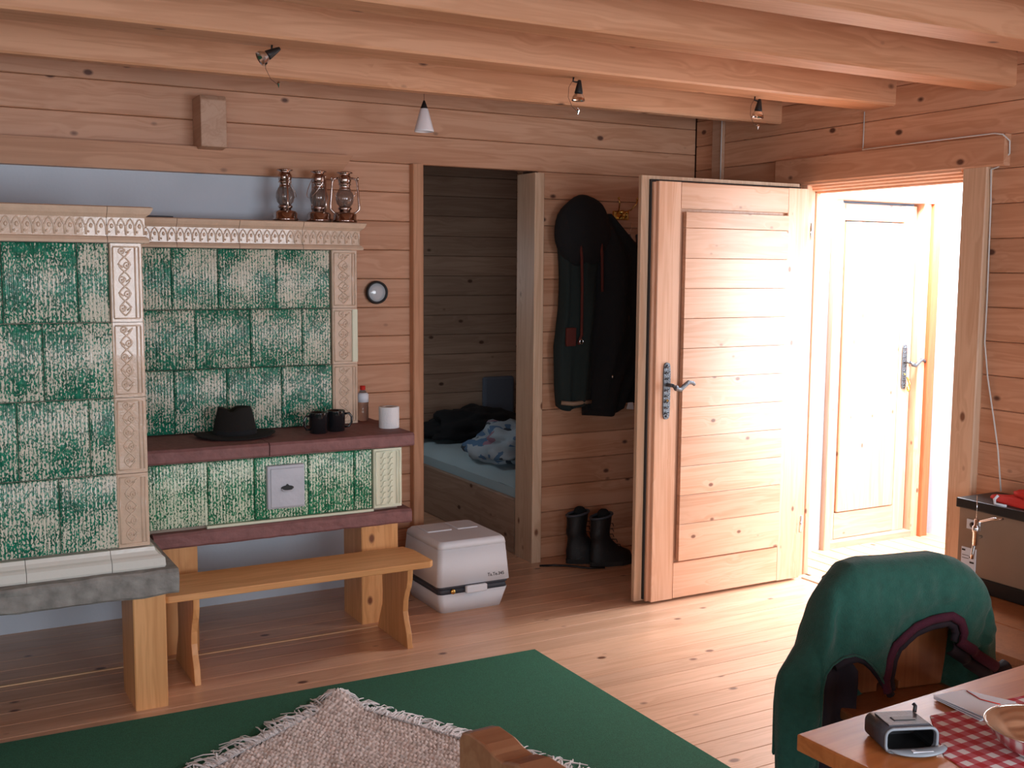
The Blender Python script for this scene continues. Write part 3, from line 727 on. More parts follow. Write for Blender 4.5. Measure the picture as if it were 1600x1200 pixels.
# round dial on the wall
t = thing('wall_dial', 'round dial with black rim on the log wall beside the stove', 'wall dial', (2.065, 5.135, 1.478))
obj('rim', MB().lathe([(.055, 0), (.058, -.012), (.056, -.026), (.050, -.030), (.046, -.024), (.046, 0)], seg=36, axis='y'), 'black', t, world=False)
obj('face', MB().lathe([(.047, -.014), (.045, -.020), (.025, -.026), (0, -.028)], seg=32, axis='y'), 'dial_face', t, world=False)

# ================================================================== LAMPS
t = thing('pendant_lamp', 'small conical white pendant lamp hanging on a thin cord', 'lamp', (2.10, 4.60, 2.20))
def local(p): return p
t.location = (2.07, 4.56, 2.205)
obj('lamp_shade', MB().lathe([(.010, .105), (.018, .100), (.043, .008), (.044, 0), (.040, 0), (.015, .095)], seg=32), 'opal_glass', t, world=False)
obj('cap', MB().lathe([(0, .138), (.004, .136), (.016, .104), (.016, .100), (0, .100)], seg=20), 'black', t, world=False)
obj('cord', MB().tube([(0, 0, .135), (0, 0, .375)], .0013, 5), 'cable_dark', t, world=False)
def spot(x, y, z, tilt, rz, label):
    t = thing('spotlight', label, 'spotlight', (x, y, 2.36), rz, 'spotlights under the ceiling beam')
    M = Matrix.Translation((0, 0, z-2.36)) @ Matrix.Rotation(tilt, 4, 'Y')
    obj('holder', MB().lathe([(0, .0), (.006, -.001), (.009, -.012), (.017, -.050), (.016, -.054), (0, -.054)], seg=18).xf(M), 'black', t, world=False)
    obj('reflector_bulb', MB().lathe([(.010, -.054), (.018, -.058), (.026, -.072), (.027, -.082), (.020, -.080), (.008, -.066), (0, -.062)], seg=16, smooth=False).xf(M), 'chrome', t, world=False)
    obj('bracket', MB().tube([(-.028, 0, 0), (-.030, 0, -.016), (-.014, 0, -.018), (0, 0, z-2.36-.004)], .0035, 6), 'black', t, world=False)
    obj('wire', MB().tube([(-.030, 0, -.01), (-.050, 0, -.04), (-.052, 0, -.08), (-.034, 0, -.115), (-.012, 0, -.130)], .0011, 5), 'cable_dark', t, world=False)
    obj('glass_drop', MB().lathe([(0, 0), (.006, -.004), (.007, -.010), (0, -.026)], (-.006, 0, -.118), 8, smooth=False), 'chrome', t, world=False)
    return t
spot(1.18, 3.80, 2.352, math.radians(58), math.radians(0), 'leftmost of three small black spotlights, tilted to the left')
spot(2.405, 3.80, 2.352, math.radians(4), 0, 'middle one of three small black spotlights, pointing down')
spot(3.345, 3.80, 2.352, math.radians(8), 0, 'rightmost of three small black spotlights, near the corner')

# ================================================================== CABLES
tag(obj('cable', MB().tube([(XR-.006, 3.856, 2.355), (XR-.006, 3.856, 2.20), (XR-.02, 3.845, 2.176), (XR-.045, 3.82, 2.172)], .003, 6).tube([(XR-.045, 3.82, 2.173), (XR-.045, 3.4, 2.174), (XR-.045, 3.10, 2.174), (XR-.045, 3.06, 2.166), (XR-.02, 3.045, 2.14), (XR-.01, 3.05, 2.09), (XR-.012, 3.10, 2.038), (XR-.02, 3.128, 2.03), (XR-.008, 3.130, 1.9), (XR-.008, 3.124, 1.5), (XR-.008, 3.124, 1.30), (XR-.008, 3.10, 1.15), (XR-.008, 3.06, .98), (XR-.010, 3.03, .85), (XR-.03, 2.99, .68)], .0035, 6), 'cable_white'),
    'thin white cable running over the door lintel and down the wall', 'cable')
tag(obj('cord', MB().tube([(XR-.034, 4.868, 2.56), (XR-.034, 4.868, 2.04)], .003, 6), 'cable_white'), 'short white cord in the room corner above the open door', 'cord')

# ================================================================== COATS
def coat(name, label, x0, x1, ztop, zbot, y, mat, seed, shoulders, hemfun=None, thick=.09):
    t = thing(name, label, 'coat', ((x0+x1)/2, y, zbot), 0)
    def g(u, v):
        a = 2*PI*u; k = v
        # v 0 bottom, 1 top
        xl = interp(shoulders[0], k); xr = interp(shoulders[1], k)
        cx, hw = (xl+xr)/2, (xr-xl)/2
        z = lerp(zbot, ztop, k)
        if hemfun and k < .1: z += hemfun(a)*(1-k/.1)
        fold = 1+.10*math.sin(a*5+seed+k*2)+.06*math.sin(a*9+seed*2-k*5)
        d = thick*(.55+.45*math.sin(min(1, (1-k)*2.2+.08)*PI*.5))*fold
        return (cx+hw*math.cos(a), y-.5*d+ (d*.5)*math.sin(a)*1.0+.006*noise.noise(Vector((a*2, k*6, seed))), z)
    mb = MB().grid(g, 48, 30, wrap=True)
    n = 48; last = mb.v[-n:]; mb.add(last, [tuple(range(n))]); mb.add(mb.v[:n], [tuple(range(n))])
    obj('body', mb, mat, t)
    return t
c1 = coat('parka', 'dark hooded green-black parka with rust straps, leftmost on the wall hooks', 3.060, 3.430, 1.80, .86, 5.12, 'dark_green_cloth', 1.3,
          ([(0, 3.075), (.12, 3.065), (.35, 3.055), (.55, 3.085), (.8, 3.090), (.93, 3.085), (1, 3.120)], [(0, 3.280), (.3, 3.310), (.6, 3.330), (.85, 3.360), (1, 3.300)]), lambda a: -.02*math.sin(a*2), .15)
obj('hood', MB().ball((3.220, 5.03, 1.80), .172, .09, .195, 28, 18, lambda p: 1+.05*noise.noise(p*2)), 'black_cloth', c1)
obj('strap', MB().tube([(3.160, 4.962, 1.74), (3.165, 4.955, 1.66), (3.170, 4.955, 1.5), (3.170, 4.955, 1.25), (3.150, 4.955, 1.20)], .008, 6), 'rust_cloth', c1)
obj('strap', MB().tube([(3.290, 4.962, 1.76), (3.295, 4.957, 1.66), (3.300, 4.957, 1.48)], .008, 6), 'rust_cloth', c1)
obj('pocket_flap', MB().box(3.085, 3.145, 4.965, 4.985, 1.19, 1.29), 'rust_cloth', c1, bevel=.006)
obj('buckle', MB().tube([(3.165+.010*math.cos(a), 4.948, 1.215+.014*math.sin(a)) for a in [2*PI*k/10 for k in range(10)]], .0022, 5, closed=True), 'chrome', c1)
obj('hem_band', MB().tube([(3.075, 5.0, .885), (3.130, 4.968, .88), (3.190, 4.965, .885), (3.250, 4.98, .885)], .012, 8), 'box_brown', c1)
c2 = coat('coat', 'long black coat hanging in the middle of the wall hooks', 3.250, 3.650, 1.90, .82, 5.11, 'black_cloth', 4.1,
          ([(0, 3.235), (.12, 3.230), (.5, 3.270), (1, 3.300)], [(0, 3.490), (.15, 3.550), (.4, 3.70), (.76, 3.68), (.87, 3.56), (1, 3.410)]), lambda a: -.02*math.sin(a*3), .16)
obj('zip_pull', MB().ball((3.360, 4.935, 1.02), .006, .004, .010, 6, 5), 'chrome', c2)
c3 = coat('jacket', 'black jacket on a hanger, half hidden behind the open door', 3.450, 3.870, 1.76, .86, 5.12, 'black_cloth', 7.7,
          ([(0, 3.500), (.5, 3.490), (.9, 3.470), (1, 3.530)], [(0, 3.830), (.6, 3.850), (.88, 3.810), (1, 3.570)]), None, .13)
obj('hanger_hook', MB().tube([(3.540, 5.07, 1.755), (3.545, 5.07, 1.80), (3.560, 5.07, 1.83), (3.560, 5.07, 1.86)], .002, 6), 'chrome', c3)
obj('collar', MB().tube([(3.520, 5.04, 1.79), (3.530, 5.01, 1.72), (3.560, 4.99, 1.66), (3.580, 5.02, 1.74), (3.590, 5.05, 1.79)], .013, 6), 'grey_plastic', c3)
obj('paper_tag', MB().prism([(3.555, .83), (3.630, .83), (3.630, .90), (3.585, .905)], 'xz', 4.985, 4.99), 'paper', c3)
obj('paper_tag', MB().prism([(3.470, .835), (3.515, .83), (3.510, .87), (3.480, .87)], 'xz', 4.95, 4.955), 'paper', c3)
t = thing('coat_hooks', 'brass double wall hook above the hanging coats', 'coat hook', (3.53, 5.13, 1.90))
obj('plate', MB().box(3.478, 3.582, 5.12, 5.14, 1.875, 1.925), 'brass', t, bevel=.006)
for s in (-1, 1):
    obj('hook', MB().tube([(3.53+s*.025, 5.12, 1.92), (3.53+s*.04, 5.09, 1.93), (3.53+s*.055, 5.06, 1.96), (3.53+s*.062, 5.06, 1.985)], .0035, 8).ball((3.53+s*.062, 5.06, 1.99), .007, .007, .007, 8, 6), 'brass', t)
obj('hook', MB().tube([(3.53, 5.12, 1.90), (3.53, 5.09, 1.885), (3.53, 5.075, 1.895), (3.53, 5.07, 1.91)], .005, 8).ball((3.53, 5.07, 1.912), .010, .010, .010, 8, 6), 'brass', t)
obj('boss', MB().ball((3.53, 5.115, 1.918), .014, .008, .012, 10, 8), 'brass', t)

# ================================================================== BOOTS
def boot(x, y, rz, label):
    t = thing('boot', label, 'boot', (x, y, 0), rz, 'black boots by the alcove post')
    O = lambda n, mb, m: obj(n, mb, m, t, world=False)
    pts = []
    def sole(s, z):
        out = []
        for k in range(20):
            a = 2*PI*k/20; cx = math.cos(a); sy = math.sin(a)
            wx = .052 if cx > 0 else .042
            out.append((.045+.135*cx*(1 if cx > 0 else .98), wx*sy*s*(.8+.2*abs(sy)), z))
        return out
    O('sole', MB().prism([(p[0], p[1]) for p in sole(1, 0)], 'xy', 0, .026), 'rubber')
    def up(u, v):
        a = 2*PI*u; cx, sy = math.cos(a), math.sin(a)
        # v 0 at sole, 1 at shaft top
        xc = interp([(0, .045), (.2, .035), (.35, .0), (.6, -.030), (1, -.022)], v)
        rx = interp([(0, .130), (.2, .122), (.33, .085), (.5, .058), (.75, .055), (1, .062)], v)
        ry = interp([(0, .048), (.2, .046), (.4, .040), (1, .048)], v)
        z = .026+interp([(0, 0), (.2, .045), (.4, .09), (1, .25)], v)
        z += (.012*cx if v > .9 else 0)
        return (xc+rx*cx, ry*sy, z+ .004*noise.noise(Vector((a, v*8, 2))))
    O('upper', MB().grid(up, 28, 18, wrap=True), 'leather_black')
    O('collar', MB().tube([(-.022+.062*math.cos(a), .048*math.sin(a), .276+.012*math.cos(a)) for a in [2*PI*k/20 for k in range(20)]], .007, 6, closed=True), 'grey_plastic')
    O('tongue', MB().ball((-.01, 0, .285), .035, .030, .030, 10, 8), 'black_cloth')
    mb = MB()
    for k in range(5):
        z = .10+k*.03; xx = interp([(.1, .085), (.16, .040), (.26, .036)], z)
        mb.tube([(xx, -.030, z), (xx+.010, 0, z+.008), (xx, .030, z+.002)], .0022, 5)
    O('laces', mb, 'black')
    return t
boot(3.195, 4.97, math.radians(-14), 'left and farther one of the pair of black ankle boots')
boot(3.275, 4.86, math.radians(-6), 'right and nearer one of the pair of black ankle boots')
tag(obj('strap_on_floor', MB().tube([(2.95, 5.0, .004), (3.02, 4.97, .006), (3.08, 4.93, .005), (3.15, 4.84, .006), (3.24, 4.80, .006)], .006, 6), 'black'), 'thin black strap lying on the floor beside the boots', 'strap')

# ================================================================== PORTABLE TOILET
t = thing('portable_toilet', 'white plastic portable toilet box with a grey belt beside the bench', 'portable toilet', (2.30, 4.70, 0))
def shell(z0, z1, i0, i1, nm, mat, x0=2.10, x1=2.475, y0=4.475, y1=4.89, r=.024, par=t, top=True, drop=0):
    mb = MB(); rings = []
    zs = [z0, lerp(z0, z1, .5), z1-.012, z1] if top else [z0, z1]
    for z in zs:
        k = (z-z0)/(z1-z0); ins = lerp(i0, i1, min(1, k)) + (.010 if (top and z == z1) else 0)
        ring = []
        for cx, cy, a0 in ((x1-ins-r, y1-ins-r, 0), (x0+ins+r, y1-ins-r, 90), (x0+ins+r, y0+ins+r, 180), (x1-ins-r, y0+ins+r, 270)):
            for q in range(6):
                a = math.radians(a0+q*18); px = cx+r*math.cos(a); py = cy+r*math.sin(a)
                zz_ = z
                if drop and z > lerp(z0, z1, .4): zz_ = z-drop*max(0, (y0+.16-py)/.16)*0
                ring.append((px, py, zz_))
        rings.append(ring)
    n = 24; v = sum(rings, [])
    f = [(i*n+j, i*n+(j+1) % n, (i+1)*n+(j+1) % n, (i+1)*n+j) for i in range(len(rings)-1) for j in range(n)]
    mb.add(v, f, True); mb.add(rings[0], [tuple(range(n))]); mb.add(rings[-1], [tuple(range(n))])
    return obj(nm, mb, mat, par)
shell(0, .095, .028, .004, 'waste_tank', 'white_plastic', top=False)
shell(.095, .120, .006, .010, 'belt', 'grey_plastic', top=False)
shell(.120, .134, .004, .004, 'belt_edge', 'grey_plastic', top=False)
bd = shell(.134, .306, -.004, .010, 'body', 'white_plastic', top=False)
shell(.3065, .340, .009, .016, 'lid', 'white_plastic')
obj('lid_rib', MB().box(2.15, 2.28, 4.70, 4.85, .337, .345), 'white_plastic', t, bevel=.004)
obj('lid_rib', MB().box(2.31, 2.42, 4.70, 4.85, .337, .345), 'white_plastic', t, bevel=.004)
obj('latch', MB().box(2.235, 2.345, 4.452, 4.474, .095, .130), 'white_plastic', t, bevel=.006)
obj('valve', MB().lathe([(.012, 0), (.012, -.012), (.004, -.014), (0, -.014)], (2.175, 4.482, .108), 12, axis='y'), 'brass', t)
cu = bpy.data.curves.new('lettering', 'FONT'); cu.body = 'Ta.Te.345'; cu.size = .022; cu.extrude = .0006
ot = bpy.data.objects.new('tmp', cu); C.objects.link(ot); bpy.context.view_layer.update()
me = bpy.data.meshes.new_from_object(ot.evaluated_get(bpy.context.evaluated_depsgraph_get())); bpy.data.objects.remove(ot)
me.materials.clear(); me.materials.append(MATS['black'])
ol = bpy.data.objects.new('lettering', me); C.objects.link(ol); ol.parent = t
ol.location = Vector((2.355, 4.472, .158))-Vector(t.location); ol.rotation_euler = (math.radians(84), 0, 0)

# ================================================================== BED IN THE ALCOVE
bed = thing('bed', 'built-in wooden bed with a pale sheet in the dark alcove', 'bed', (3.5, 6.25, 0))
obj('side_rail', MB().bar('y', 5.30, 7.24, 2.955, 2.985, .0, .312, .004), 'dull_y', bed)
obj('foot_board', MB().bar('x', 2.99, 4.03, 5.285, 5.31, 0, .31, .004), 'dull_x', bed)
def matt(u, v):
    a = 2*PI*u; return None
def mtop(u, v):
    x = lerp(2.99, 4.03, u); y = lerp(5.32, 7.23, v)
    e = min(u, 1-u, v*1.8, (1-v)*1.8)
    z = .36+.06*min(1, e*9)**.5+.010*noise.noise(Vector((x*5, y*5, 0)))
    return (x, y, z)
mb = MB().grid(mtop, 30, 40); mb.box(2.99, 4.03, 5.32, 7.23, .10, .362)
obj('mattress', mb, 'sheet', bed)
def lump(name, label, cat, c, r, mat, seed, rz=0, amp=.35, nu=44, nv=26):
    M = Matrix.Rotation(rz, 3, 'Z')
    mb = MB()
    def g(u, v):
        a = 2*PI*u; b = PI*(v-.5); p = Vector((math.cos(a)*math.cos(b), math.sin(a)*math.cos(b), math.sin(b)))
        k = 1+amp*noise.noise(p*1.7+Vector((seed, 0, 0)))+amp*.5*noise.noise(p*4+Vector((seed, 3, 0)))+amp*.2*abs(noise.noise(p*9+Vector((seed, 3, 5))))
        q = M @ Vector((p.x*r[0]*k, p.y*r[1]*k, p.z*r[2]*k)); z = c[2]+q.z
        return (c[0]+q.x, c[1]+q.y, max(z, c[2]-r[2]*.55))
    return tag(obj(name, mb.grid(g, nu, nv, wrap=True), mat), label, cat)
lump('duvet', 'crumpled white duvet with blue and pink flowers on the bed', 'duvet', (3.34, 5.93, .505), (.27, .42, .15), 'floral', 2.3, math.radians(-22), amp=.45)
lump('blanket', 'black blanket heaped along the far end of the bed', 'blanket', (3.49, 6.84, .50), (.42, .26, .12), 'black_cloth', 8.1, math.radians(12))
tag(obj('cushion', MB().box(3.74, 4.0, 7.17, 7.22, .48, .80), 'pale_cushion', bevel=.02), 'grey cushion leaning on the dark alcove wall', 'cushion')

# ================================================================== CARPET AND SHAG RUG
tag(obj('carpet', MB().prism([(-1.4, .3), (2.27, .3), (2.262, 3.868), (-1.4, 3.945)], 'xy', .001, .009), 'carpet_green'), 'large plain dark green carpet on the board floor', 'carpet')
T_ = Vector((1.33, 3.70)); DL = Vector((-.856, -.517)); DR = Vector((.454, -.891))
t = thing('shag_rug', 'cream and brown shaggy woven rug with fringe lying on the green carpet', 'rug', (1.1, 3.1, .0095))
NL, NR = 150, 190
def rug(u, v):
    a, b = u*1.05, v*1.45
    p = T_+DL*a+DR*b
    row = .5+.5*math.sin(a*2*PI/.023+.9*noise.noise(Vector((b*8, a*3, 0))))
    z = .012+.010*row*(.5+.5*math.sin(b*2*PI/.017+5*noise.noise(Vector((a*40, b*5, 1)))))+.008*noise.noise(Vector((a*30, b*30, 0)))+.012*noise.noise(Vector((a*6, b*4, 5)))
    z += .045*math.exp(-((a*a+b*b)/.008))
    z = .010+(max(z-.004, .003) if 0 < u < 1 and 0 < v < 1 else .0005)
    return (p.x, p.y, z)
ob = obj('pile', MB().grid(rug, 250, 400), 'shag', t)
mb = MB()
def strand(p, d, ln, z0=.014):
    side = Vector((-d.y, d.x)); wv = random.uniform(-.7, .7); pts = []
    for k in range(5):
        s = k/4; q = p+d*ln*s+side*ln*wv*s*s
        pts.append((q.x, q.y, z0*(1-s)+.0125+.018*math.sin(s*PI)*random.random()))
    mb.tube(pts, random.uniform(.003, .0060), 4, cap=False, rfun=lambda t_: 1-.6*t_)
for i in range(300):
    a = random.random()*1.05; strand(T_+DL*a+DR*.012, (-DR+DL*random.uniform(-.4, .4)).normalized(), random.choice((.03, .05, .06, .11)))
for i in range(360):
    b = random.random()*1.45; strand(T_+DR*b+DL*.012, (-DL+DR*random.uniform(-.3, .6)).normalized(), random.choice((.03, .045, .06, .09)))
for i in range(70):
    an = random.random()*2*PI; strand(T_+Vector((math.cos(an), math.sin(an)))*.01, Vector((math.cos(an), math.sin(an))), random.uniform(.03, .08), .045)
o = obj('fringe', mb, 'shag_end', t); o['kind'] = 'stuff'

# ================================================================== CHAIRS
wood('chair_light', (.38, .19, .10), (.30, .13, .065), (.12, .05, .02), 'y', rough=.3, knots=.5, coat=.3, vary=.03)
def farmhouse_chair(label, loc, rz, crest, zt, seat_z, slot=True, zb=(0, 0), th=.0225, mat='chair_wood'):
    """local frame: back in the plane y=0, seat towards -y"""
    t = thing('chair', label, 'chair', loc, rz)
    O = lambda n, mb, m=mat, **k: obj(n, mb, m, t, world=False, **k)
    O('seat', MB().prism([(-.19, .055), (.19, .055), (.215, -.335), (.19, -.355), (-.19, -.355), (-.215, -.335)], 'xy', seat_z-.032, seat_z), bevel=.006)
    me = MB()
    # backrest board: rows from the seat to the crest, optional hand slot left open at the bottom
    outl = crest
    if slot:
        hw = outl[-1][0]
        left = MB().prism([(x, z) for x, z in outl], 'xz', -.0225, .0)
    bb = O('backrest', MB().prism(outl, 'xz', -th, th), bevel=.004)
    for sx in (-1, 1):
        for yy in (-.29, .01):
            O('leg', MB().tube([(sx*.15, yy+.0, seat_z-.034), (sx*.195, yy+(.045 if yy > -.1 else -.04), zb[(sx+1)//2])], .019, 10, rfun=lambda q: 1.05-.3*q))
    O('seat_batten', MB().box(-.17, -.11, -.31, .03, seat_z-.055, seat_z-.032)); O('seat_batten', MB().box(.11, .17, -.31, .03, seat_z-.055, seat_z-.032))
    return t
crest1 = [(-.18, .426), (-.035, .426), (-.035, .448), (-.025, .456), (.025, .456), (.035, .448), (.035, .426), (.18, .426), (.19, .5), (.20, .60), (.205, .70), (.20, .76), (.15, .785), (.07, .79), (0, .80), (-.07, .79), (-.15, .785), (-.20, .76), (-.205, .70), (-.20, .60), (-.19, .5)]
farmhouse_chair('wooden board-back chair at the table with the green fleece over it', (2.385, 2.12, 0), math.radians(-11.5), crest1, .8, .425, zb=(.0095, 0))
crest2 = [(-.10, .441), (.10, .441), (.13, .5), (.18, .62), (.205, .72), (.205, .835), (.195, .850), (.17, .858), (.12, .858), (.09, .852), (.065, .852), (.05, .858), (.02, .866), (-.04, .868), (-.08, .855), (-.12, .83), (-.17, .80), (-.205, .76), (-.205, .70), (-.18, .62), (-.13, .5)]
c = farmhouse_chair('wooden chair in the near foreground, only its rounded top rail showing', (.80, 1.345, 0), math.radians(92), crest2, .85, .44, slot=False, zb=(.0125, .0125), th=.029, mat='chair_light')

# ================================================================== GREEN FLEECE JACKET over the chair
PO = Vector((2.26, 2.09, 0)); PU = Vector((.98, -.2, 0)); PN = Vector((-.2, -.98, 0))
def JP(s, z, d): p = PO+PU*s+PN*d; return (p.x, p.y, z)
fj = thing('fleece_jacket', 'green fleece jacket with burgundy edging draped over the table chair', 'jacket', (2.385, 2.06, .25))
TOP = [(-.262, .40), (-.256, .50), (-.245, .532), (-.218, .560), (-.171, .612), (-.143, .69), (-.119, .746), (-.085, .785), (-.051, .815), (.0, .822), (.084, .820), (.235, .821), (.287, .804), (.33, .78), (.368, .745), (.395, .705), (.416, .657), (.428, .60), (.432, .54)]
BOT = [(-.262, .26), (-.172, .26), (-.168, .50), (-.155, .545), (-.142, .561), (-.105, .576), (-.07, .581), (-.045, .573), (-.02, .554), (.005, .53), (.025, .501), (.045, .468), (.055, .468), (.062, .55), (.075, .595), (.094, .614), (.13, .63), (.168, .64), (.21, .651), (.245, .650), (.27, .635), (.285, .60), (.30, .56), (.34, .528), (.397, .492), (.432, .498)]
def fold(s, z):
    r = .022*noise.noise(Vector((s*8, z*4, 1)))+.008*noise.noise(Vector((s*26, z*20, 3)))
    for x0, z0, x1, z1, w_, h in ((.42, .60, .30, .55, .010, .016), (.40, .66, .33, .54, .012, -.014), (-.10, .75, -.12, .60, .02, -.014), (.0, .60, .05, .70, .025, .010), (.10, .66, .25, .69, .018, -.008), (-.2, .58, -.19, .3, .02, .010)):
        dx, dz = x1-x0, z1-z0; t_ = max(0, min(1, ((s-x0)*dx+(z-z0)*dz)/(dx*dx+dz*dz)))
        r += h*math.exp(-((s-x0-dx*t_)**2+(z-z0-dz*t_)**2)/(w_*w_))
    return r
def shellj(u, v):
    s = lerp(-.262, .432, u); zt = interp(TOP, s); zb = min(interp(BOT, s), zt-.01)
    side = max(0, min(1, (s+.262)/.06, (.432-s)/.06))**.5
    if v <= .62:                       # front, hem to crest
        k = (v/.62)**.8; z = lerp(zb, zt, k)
        e = min(1, (zt-z)/.06)
        return JP(s, z, .055*math.sqrt(max(0, 1-(1-e)**2))*side+fold(s, z)*e*side+.012*(1-k))
    k = ((v-.62)/.38)**1.2; zb2 = min(.30, zt-.05); z = lerp(zt, zb2, k); e = min(1, (zt-z)/.06)
    return JP(s, z, -(.05+.05*max(0, min(1, (s+.2)/.2)))*math.sqrt(max(0, 1-(1-e)**2))*side+fold(s, z+3)*e*side)
obj('shell', MB().grid(shellj, 130, 90), 'fleece_green', fj, solid=.005)
def ribbon(tab, w0, w1, d, th=.007):
    pts = [Vector((s, z)) for s, z in tab]; fine = []
    for i in range(len(pts)-1):
        for q in range(4): fine.append(pts[i].lerp(pts[i+1], q/4))
    fine.append(pts[-1]); n = len(fine); v = []
    for i, p in enumerate(fine):
        t_ = (fine[min(i+2, n-1)]-fine[max(i-2, 0)]).normalized(); nn = Vector((-t_.y, t_.x))
        for j in range(5):
            q = j/4; pp = p+nn*lerp(w0, w1, q)
            v.append(JP(pp.x, pp.y, d+th*math.sin(q*PI)+fold(p.x, p.y)*.8))
    return MB().add(v, [(i*5+j, i*5+j+1, (i+1)*5+j+1, (i+1)*5+j) for i in range(n-1) for j in range(4)], True)
def edge(tab, off_d, dz=0, zlim=None):
    return [JP(s, z+dz, .07+off_d+fold(s, z)*.8) for s, z in tab]
hem = [(.046, .468), (.040, .50), (.050, .555), (.068, .590), (.094, .610), (.13, .628), (.168, .639), (.21, .649), (.245, .649), (.272, .633), (.283, .605), (.272, .578)]
hem_r = [(.262, .580), (.30, .553), (.34, .523), (.39, .492)]
obj('hem_band', ribbon(hem, -.004, .020, .070), 'burgundy', fj, solid=.004)
obj('hem_band', ribbon(hem_r, -.004, .024, .072), 'burgundy', fj, solid=.004)
obj('hem_lining', ribbon(hem, -.024, -.002, .060, .010), 'lining_dark', fj, solid=.004)
obj('hem_lining', ribbon(hem_r, -.036, -.002, .060, .012), 'lining_dark', fj, solid=.004)
arch = [(-.170, .26), (-.170, .38), (-.168, .50), (-.158, .540), (-.135, .562), (-.10, .577), (-.065, .580), (-.04, .571), (-.015, .550), (.01, .520), (.03, .490), (.046, .466)]
obj('zip_edge', MB().tube([JP(s-.002, z+.001, .072+fold(s, z)*.6) for s, z in arch], .003, 6), 'fleece_green', fj)
obj('front_lining', MB().tube([JP(s+.010, z-.010, .062) for s, z in arch[4:]], .012, 8), 'lining_dark', fj)
def lin(u, v):
    s = lerp(-.172, -.045, u); zt = interp([(-.172, .50), (-.15, .55), (-.11, .575), (-.06, .555), (-.045, .53)], s)
    return JP(s, lerp(zt, .20, v), .045+.014*math.sin(u*7)+.01*noise.noise(Vector((s*20, v*6, 0))))
obj('facing', MB().grid(lin, 16, 20), 'lining_dark', fj, solid=.004)
def sleeve(u, v):
    s = lerp(-.05, .06, u); return JP(s, lerp(.44, .22, v), -.05+.02*math.sin(u*PI)+.012*noise.noise(Vector((s*20, v*6, 4))))
obj('inner_panel', MB().grid(sleeve, 14, 14), 'fleece_green', fj, solid=.004)
obj('cuff', MB().tube([JP(.355, .425, .045), JP(.385, .452, .05), JP(.42, .475, .05), JP(.452, .492, .045)], .026, 10, rfun=lambda q: 1-.25*q), 'lining_dark', fj)

# ================================================================== TABLE
TR = math.radians(3.1)
tb = thing('table', 'orange-brown wooden dining table, its corner filling the lower right', 'table', (1.408, 1.447, 0), TR)
O = lambda n, mb, m='table_wood', **k: obj(n, mb, m, tb, world=False, **k)
O('tabletop', MB().box(0, 1.7, -.95, 0, .718, .75), bevel=.003)
O('apron', MB().box(.10, 1.6, -.06, -.04, .64, .718)); O('apron', MB().box(.09, .11, -.88, -.06, .64, .718)); O('apron', MB().box(.10, 1.6, -.90, -.88, .64, .718)); O('apron', MB().box(1.59, 1.61, -.88, -.06, .64, .718))
for xx in (.10, 1.58):
    for yy in (-.90, -.11): O('leg', MB().bar('z', .0095 if xx < 1 else 0, .718, xx, xx+.06, yy, yy+.06, .004))
# cloth
tc_ = thing('x', 'x', 'x'); bpy.data.objects.remove(tc_)
mbc = MB().prism([(1.690, 1.385), (1.572, 1.255), (1.545, 1.14), (1.56, .90), (2.35, .82), (2.55, 1.32)], 'xy', .7502, .7522)
cl = obj('checked_tablecloth', mbc, 'gingham'); tag(cl, 'red and white checked cloth lying on the table', 'tablecloth')
# rotate the checks with the table
for v in cl.data.vertices: pass
# papers
t = thing('folded_papers', 'folded white sheets with a red line on the table\'s far edge', 'paper', (1.80, 1.38, .7525))
q0 = [(1.765, 1.440), (1.842, 1.424), (1.872, 1.33), (1.838, 1.312), (1.752, 1.322)]
for k in range(3):
    mb = MB(); z = .7528+k*.004; c0 = Vector((1.81, 1.375)); a = .05*k
    pts = [(c0.x+(p[0]-c0.x)*math.cos(a)-(p[1]-c0.y)*math.sin(a), c0.y+(p[0]-c0.x)*math.sin(a)+(p[1]-c0.y)*math.cos(a)) for p in q0]
    mb.prism(pts, 'xy', z, z+.0016); obj('sheet', mb, 'paper', t)
obj('red_line', MB().tube([(1.835, 1.418, .7634), (1.822, 1.375, .7636), (1.835, 1.34, .7634)], .0011, 4), 'red_cloth', t)
# case
cs = thing('open_case', 'small grey and black zip case standing open on the table', 'case', (1.545, 1.325, .7505), math.radians(-22))
O = lambda n, mb, m, **k: obj(n, mb, m, cs, world=False, **k)
def rr(x0, x1, z0, z1, r, n=5):
    out = []
    for cx, cz, a0 in ((x1-r, z1-r, 0), (x0+r, z1-r, 90), (x0+r, z0+r, 180), (x1-r, z0+r, 270)):
        for q in range(n): a = math.radians(a0+q*90/(n-1)); out.append((cx+r*math.cos(a), cz+r*math.sin(a)))
    return out
outer = rr(-.050, .050, 0, .046, .014); inner = rr(-.045, .045, .005, .041, .011)
mb = MB(); n = len(outer)
v = [(x, -.035, z) for x, z in outer]+[(x, .045, z*.93) for x, z in outer]+[(x, -.035, z) for x, z in inner]+[(x, .036, z*.93) for x, z in inner]
f = []
for i in range(n):
    j = (i+1) % n; f += [(i, j, j+n, i+n), (i+2*n, i+3*n, j+3*n, j+2*n), (i, i+2*n, j+2*n, j)]
f += [tuple(range(n, 2*n)), tuple(range(3*n, 4*n))]
mb.add(v, f, True); O('body', mb, 'case_grey')
O('liner', MB().add([(x*.99, -.030, .0005+z*.98) for x, z in inner]+[(x*.97, .034, z*.93) for x, z in inner], [(i, (i+1) % n, (i+1) % n+n, i+n) for i in range(n)]+[tuple(range(n, 2*n))]), 'black')
O('zip_lip', MB().tube([(x, -.036, z) for x, z in rr(-.048, .048, .002, .044, .013)], .0028, 6, closed=True), 'case_lip')
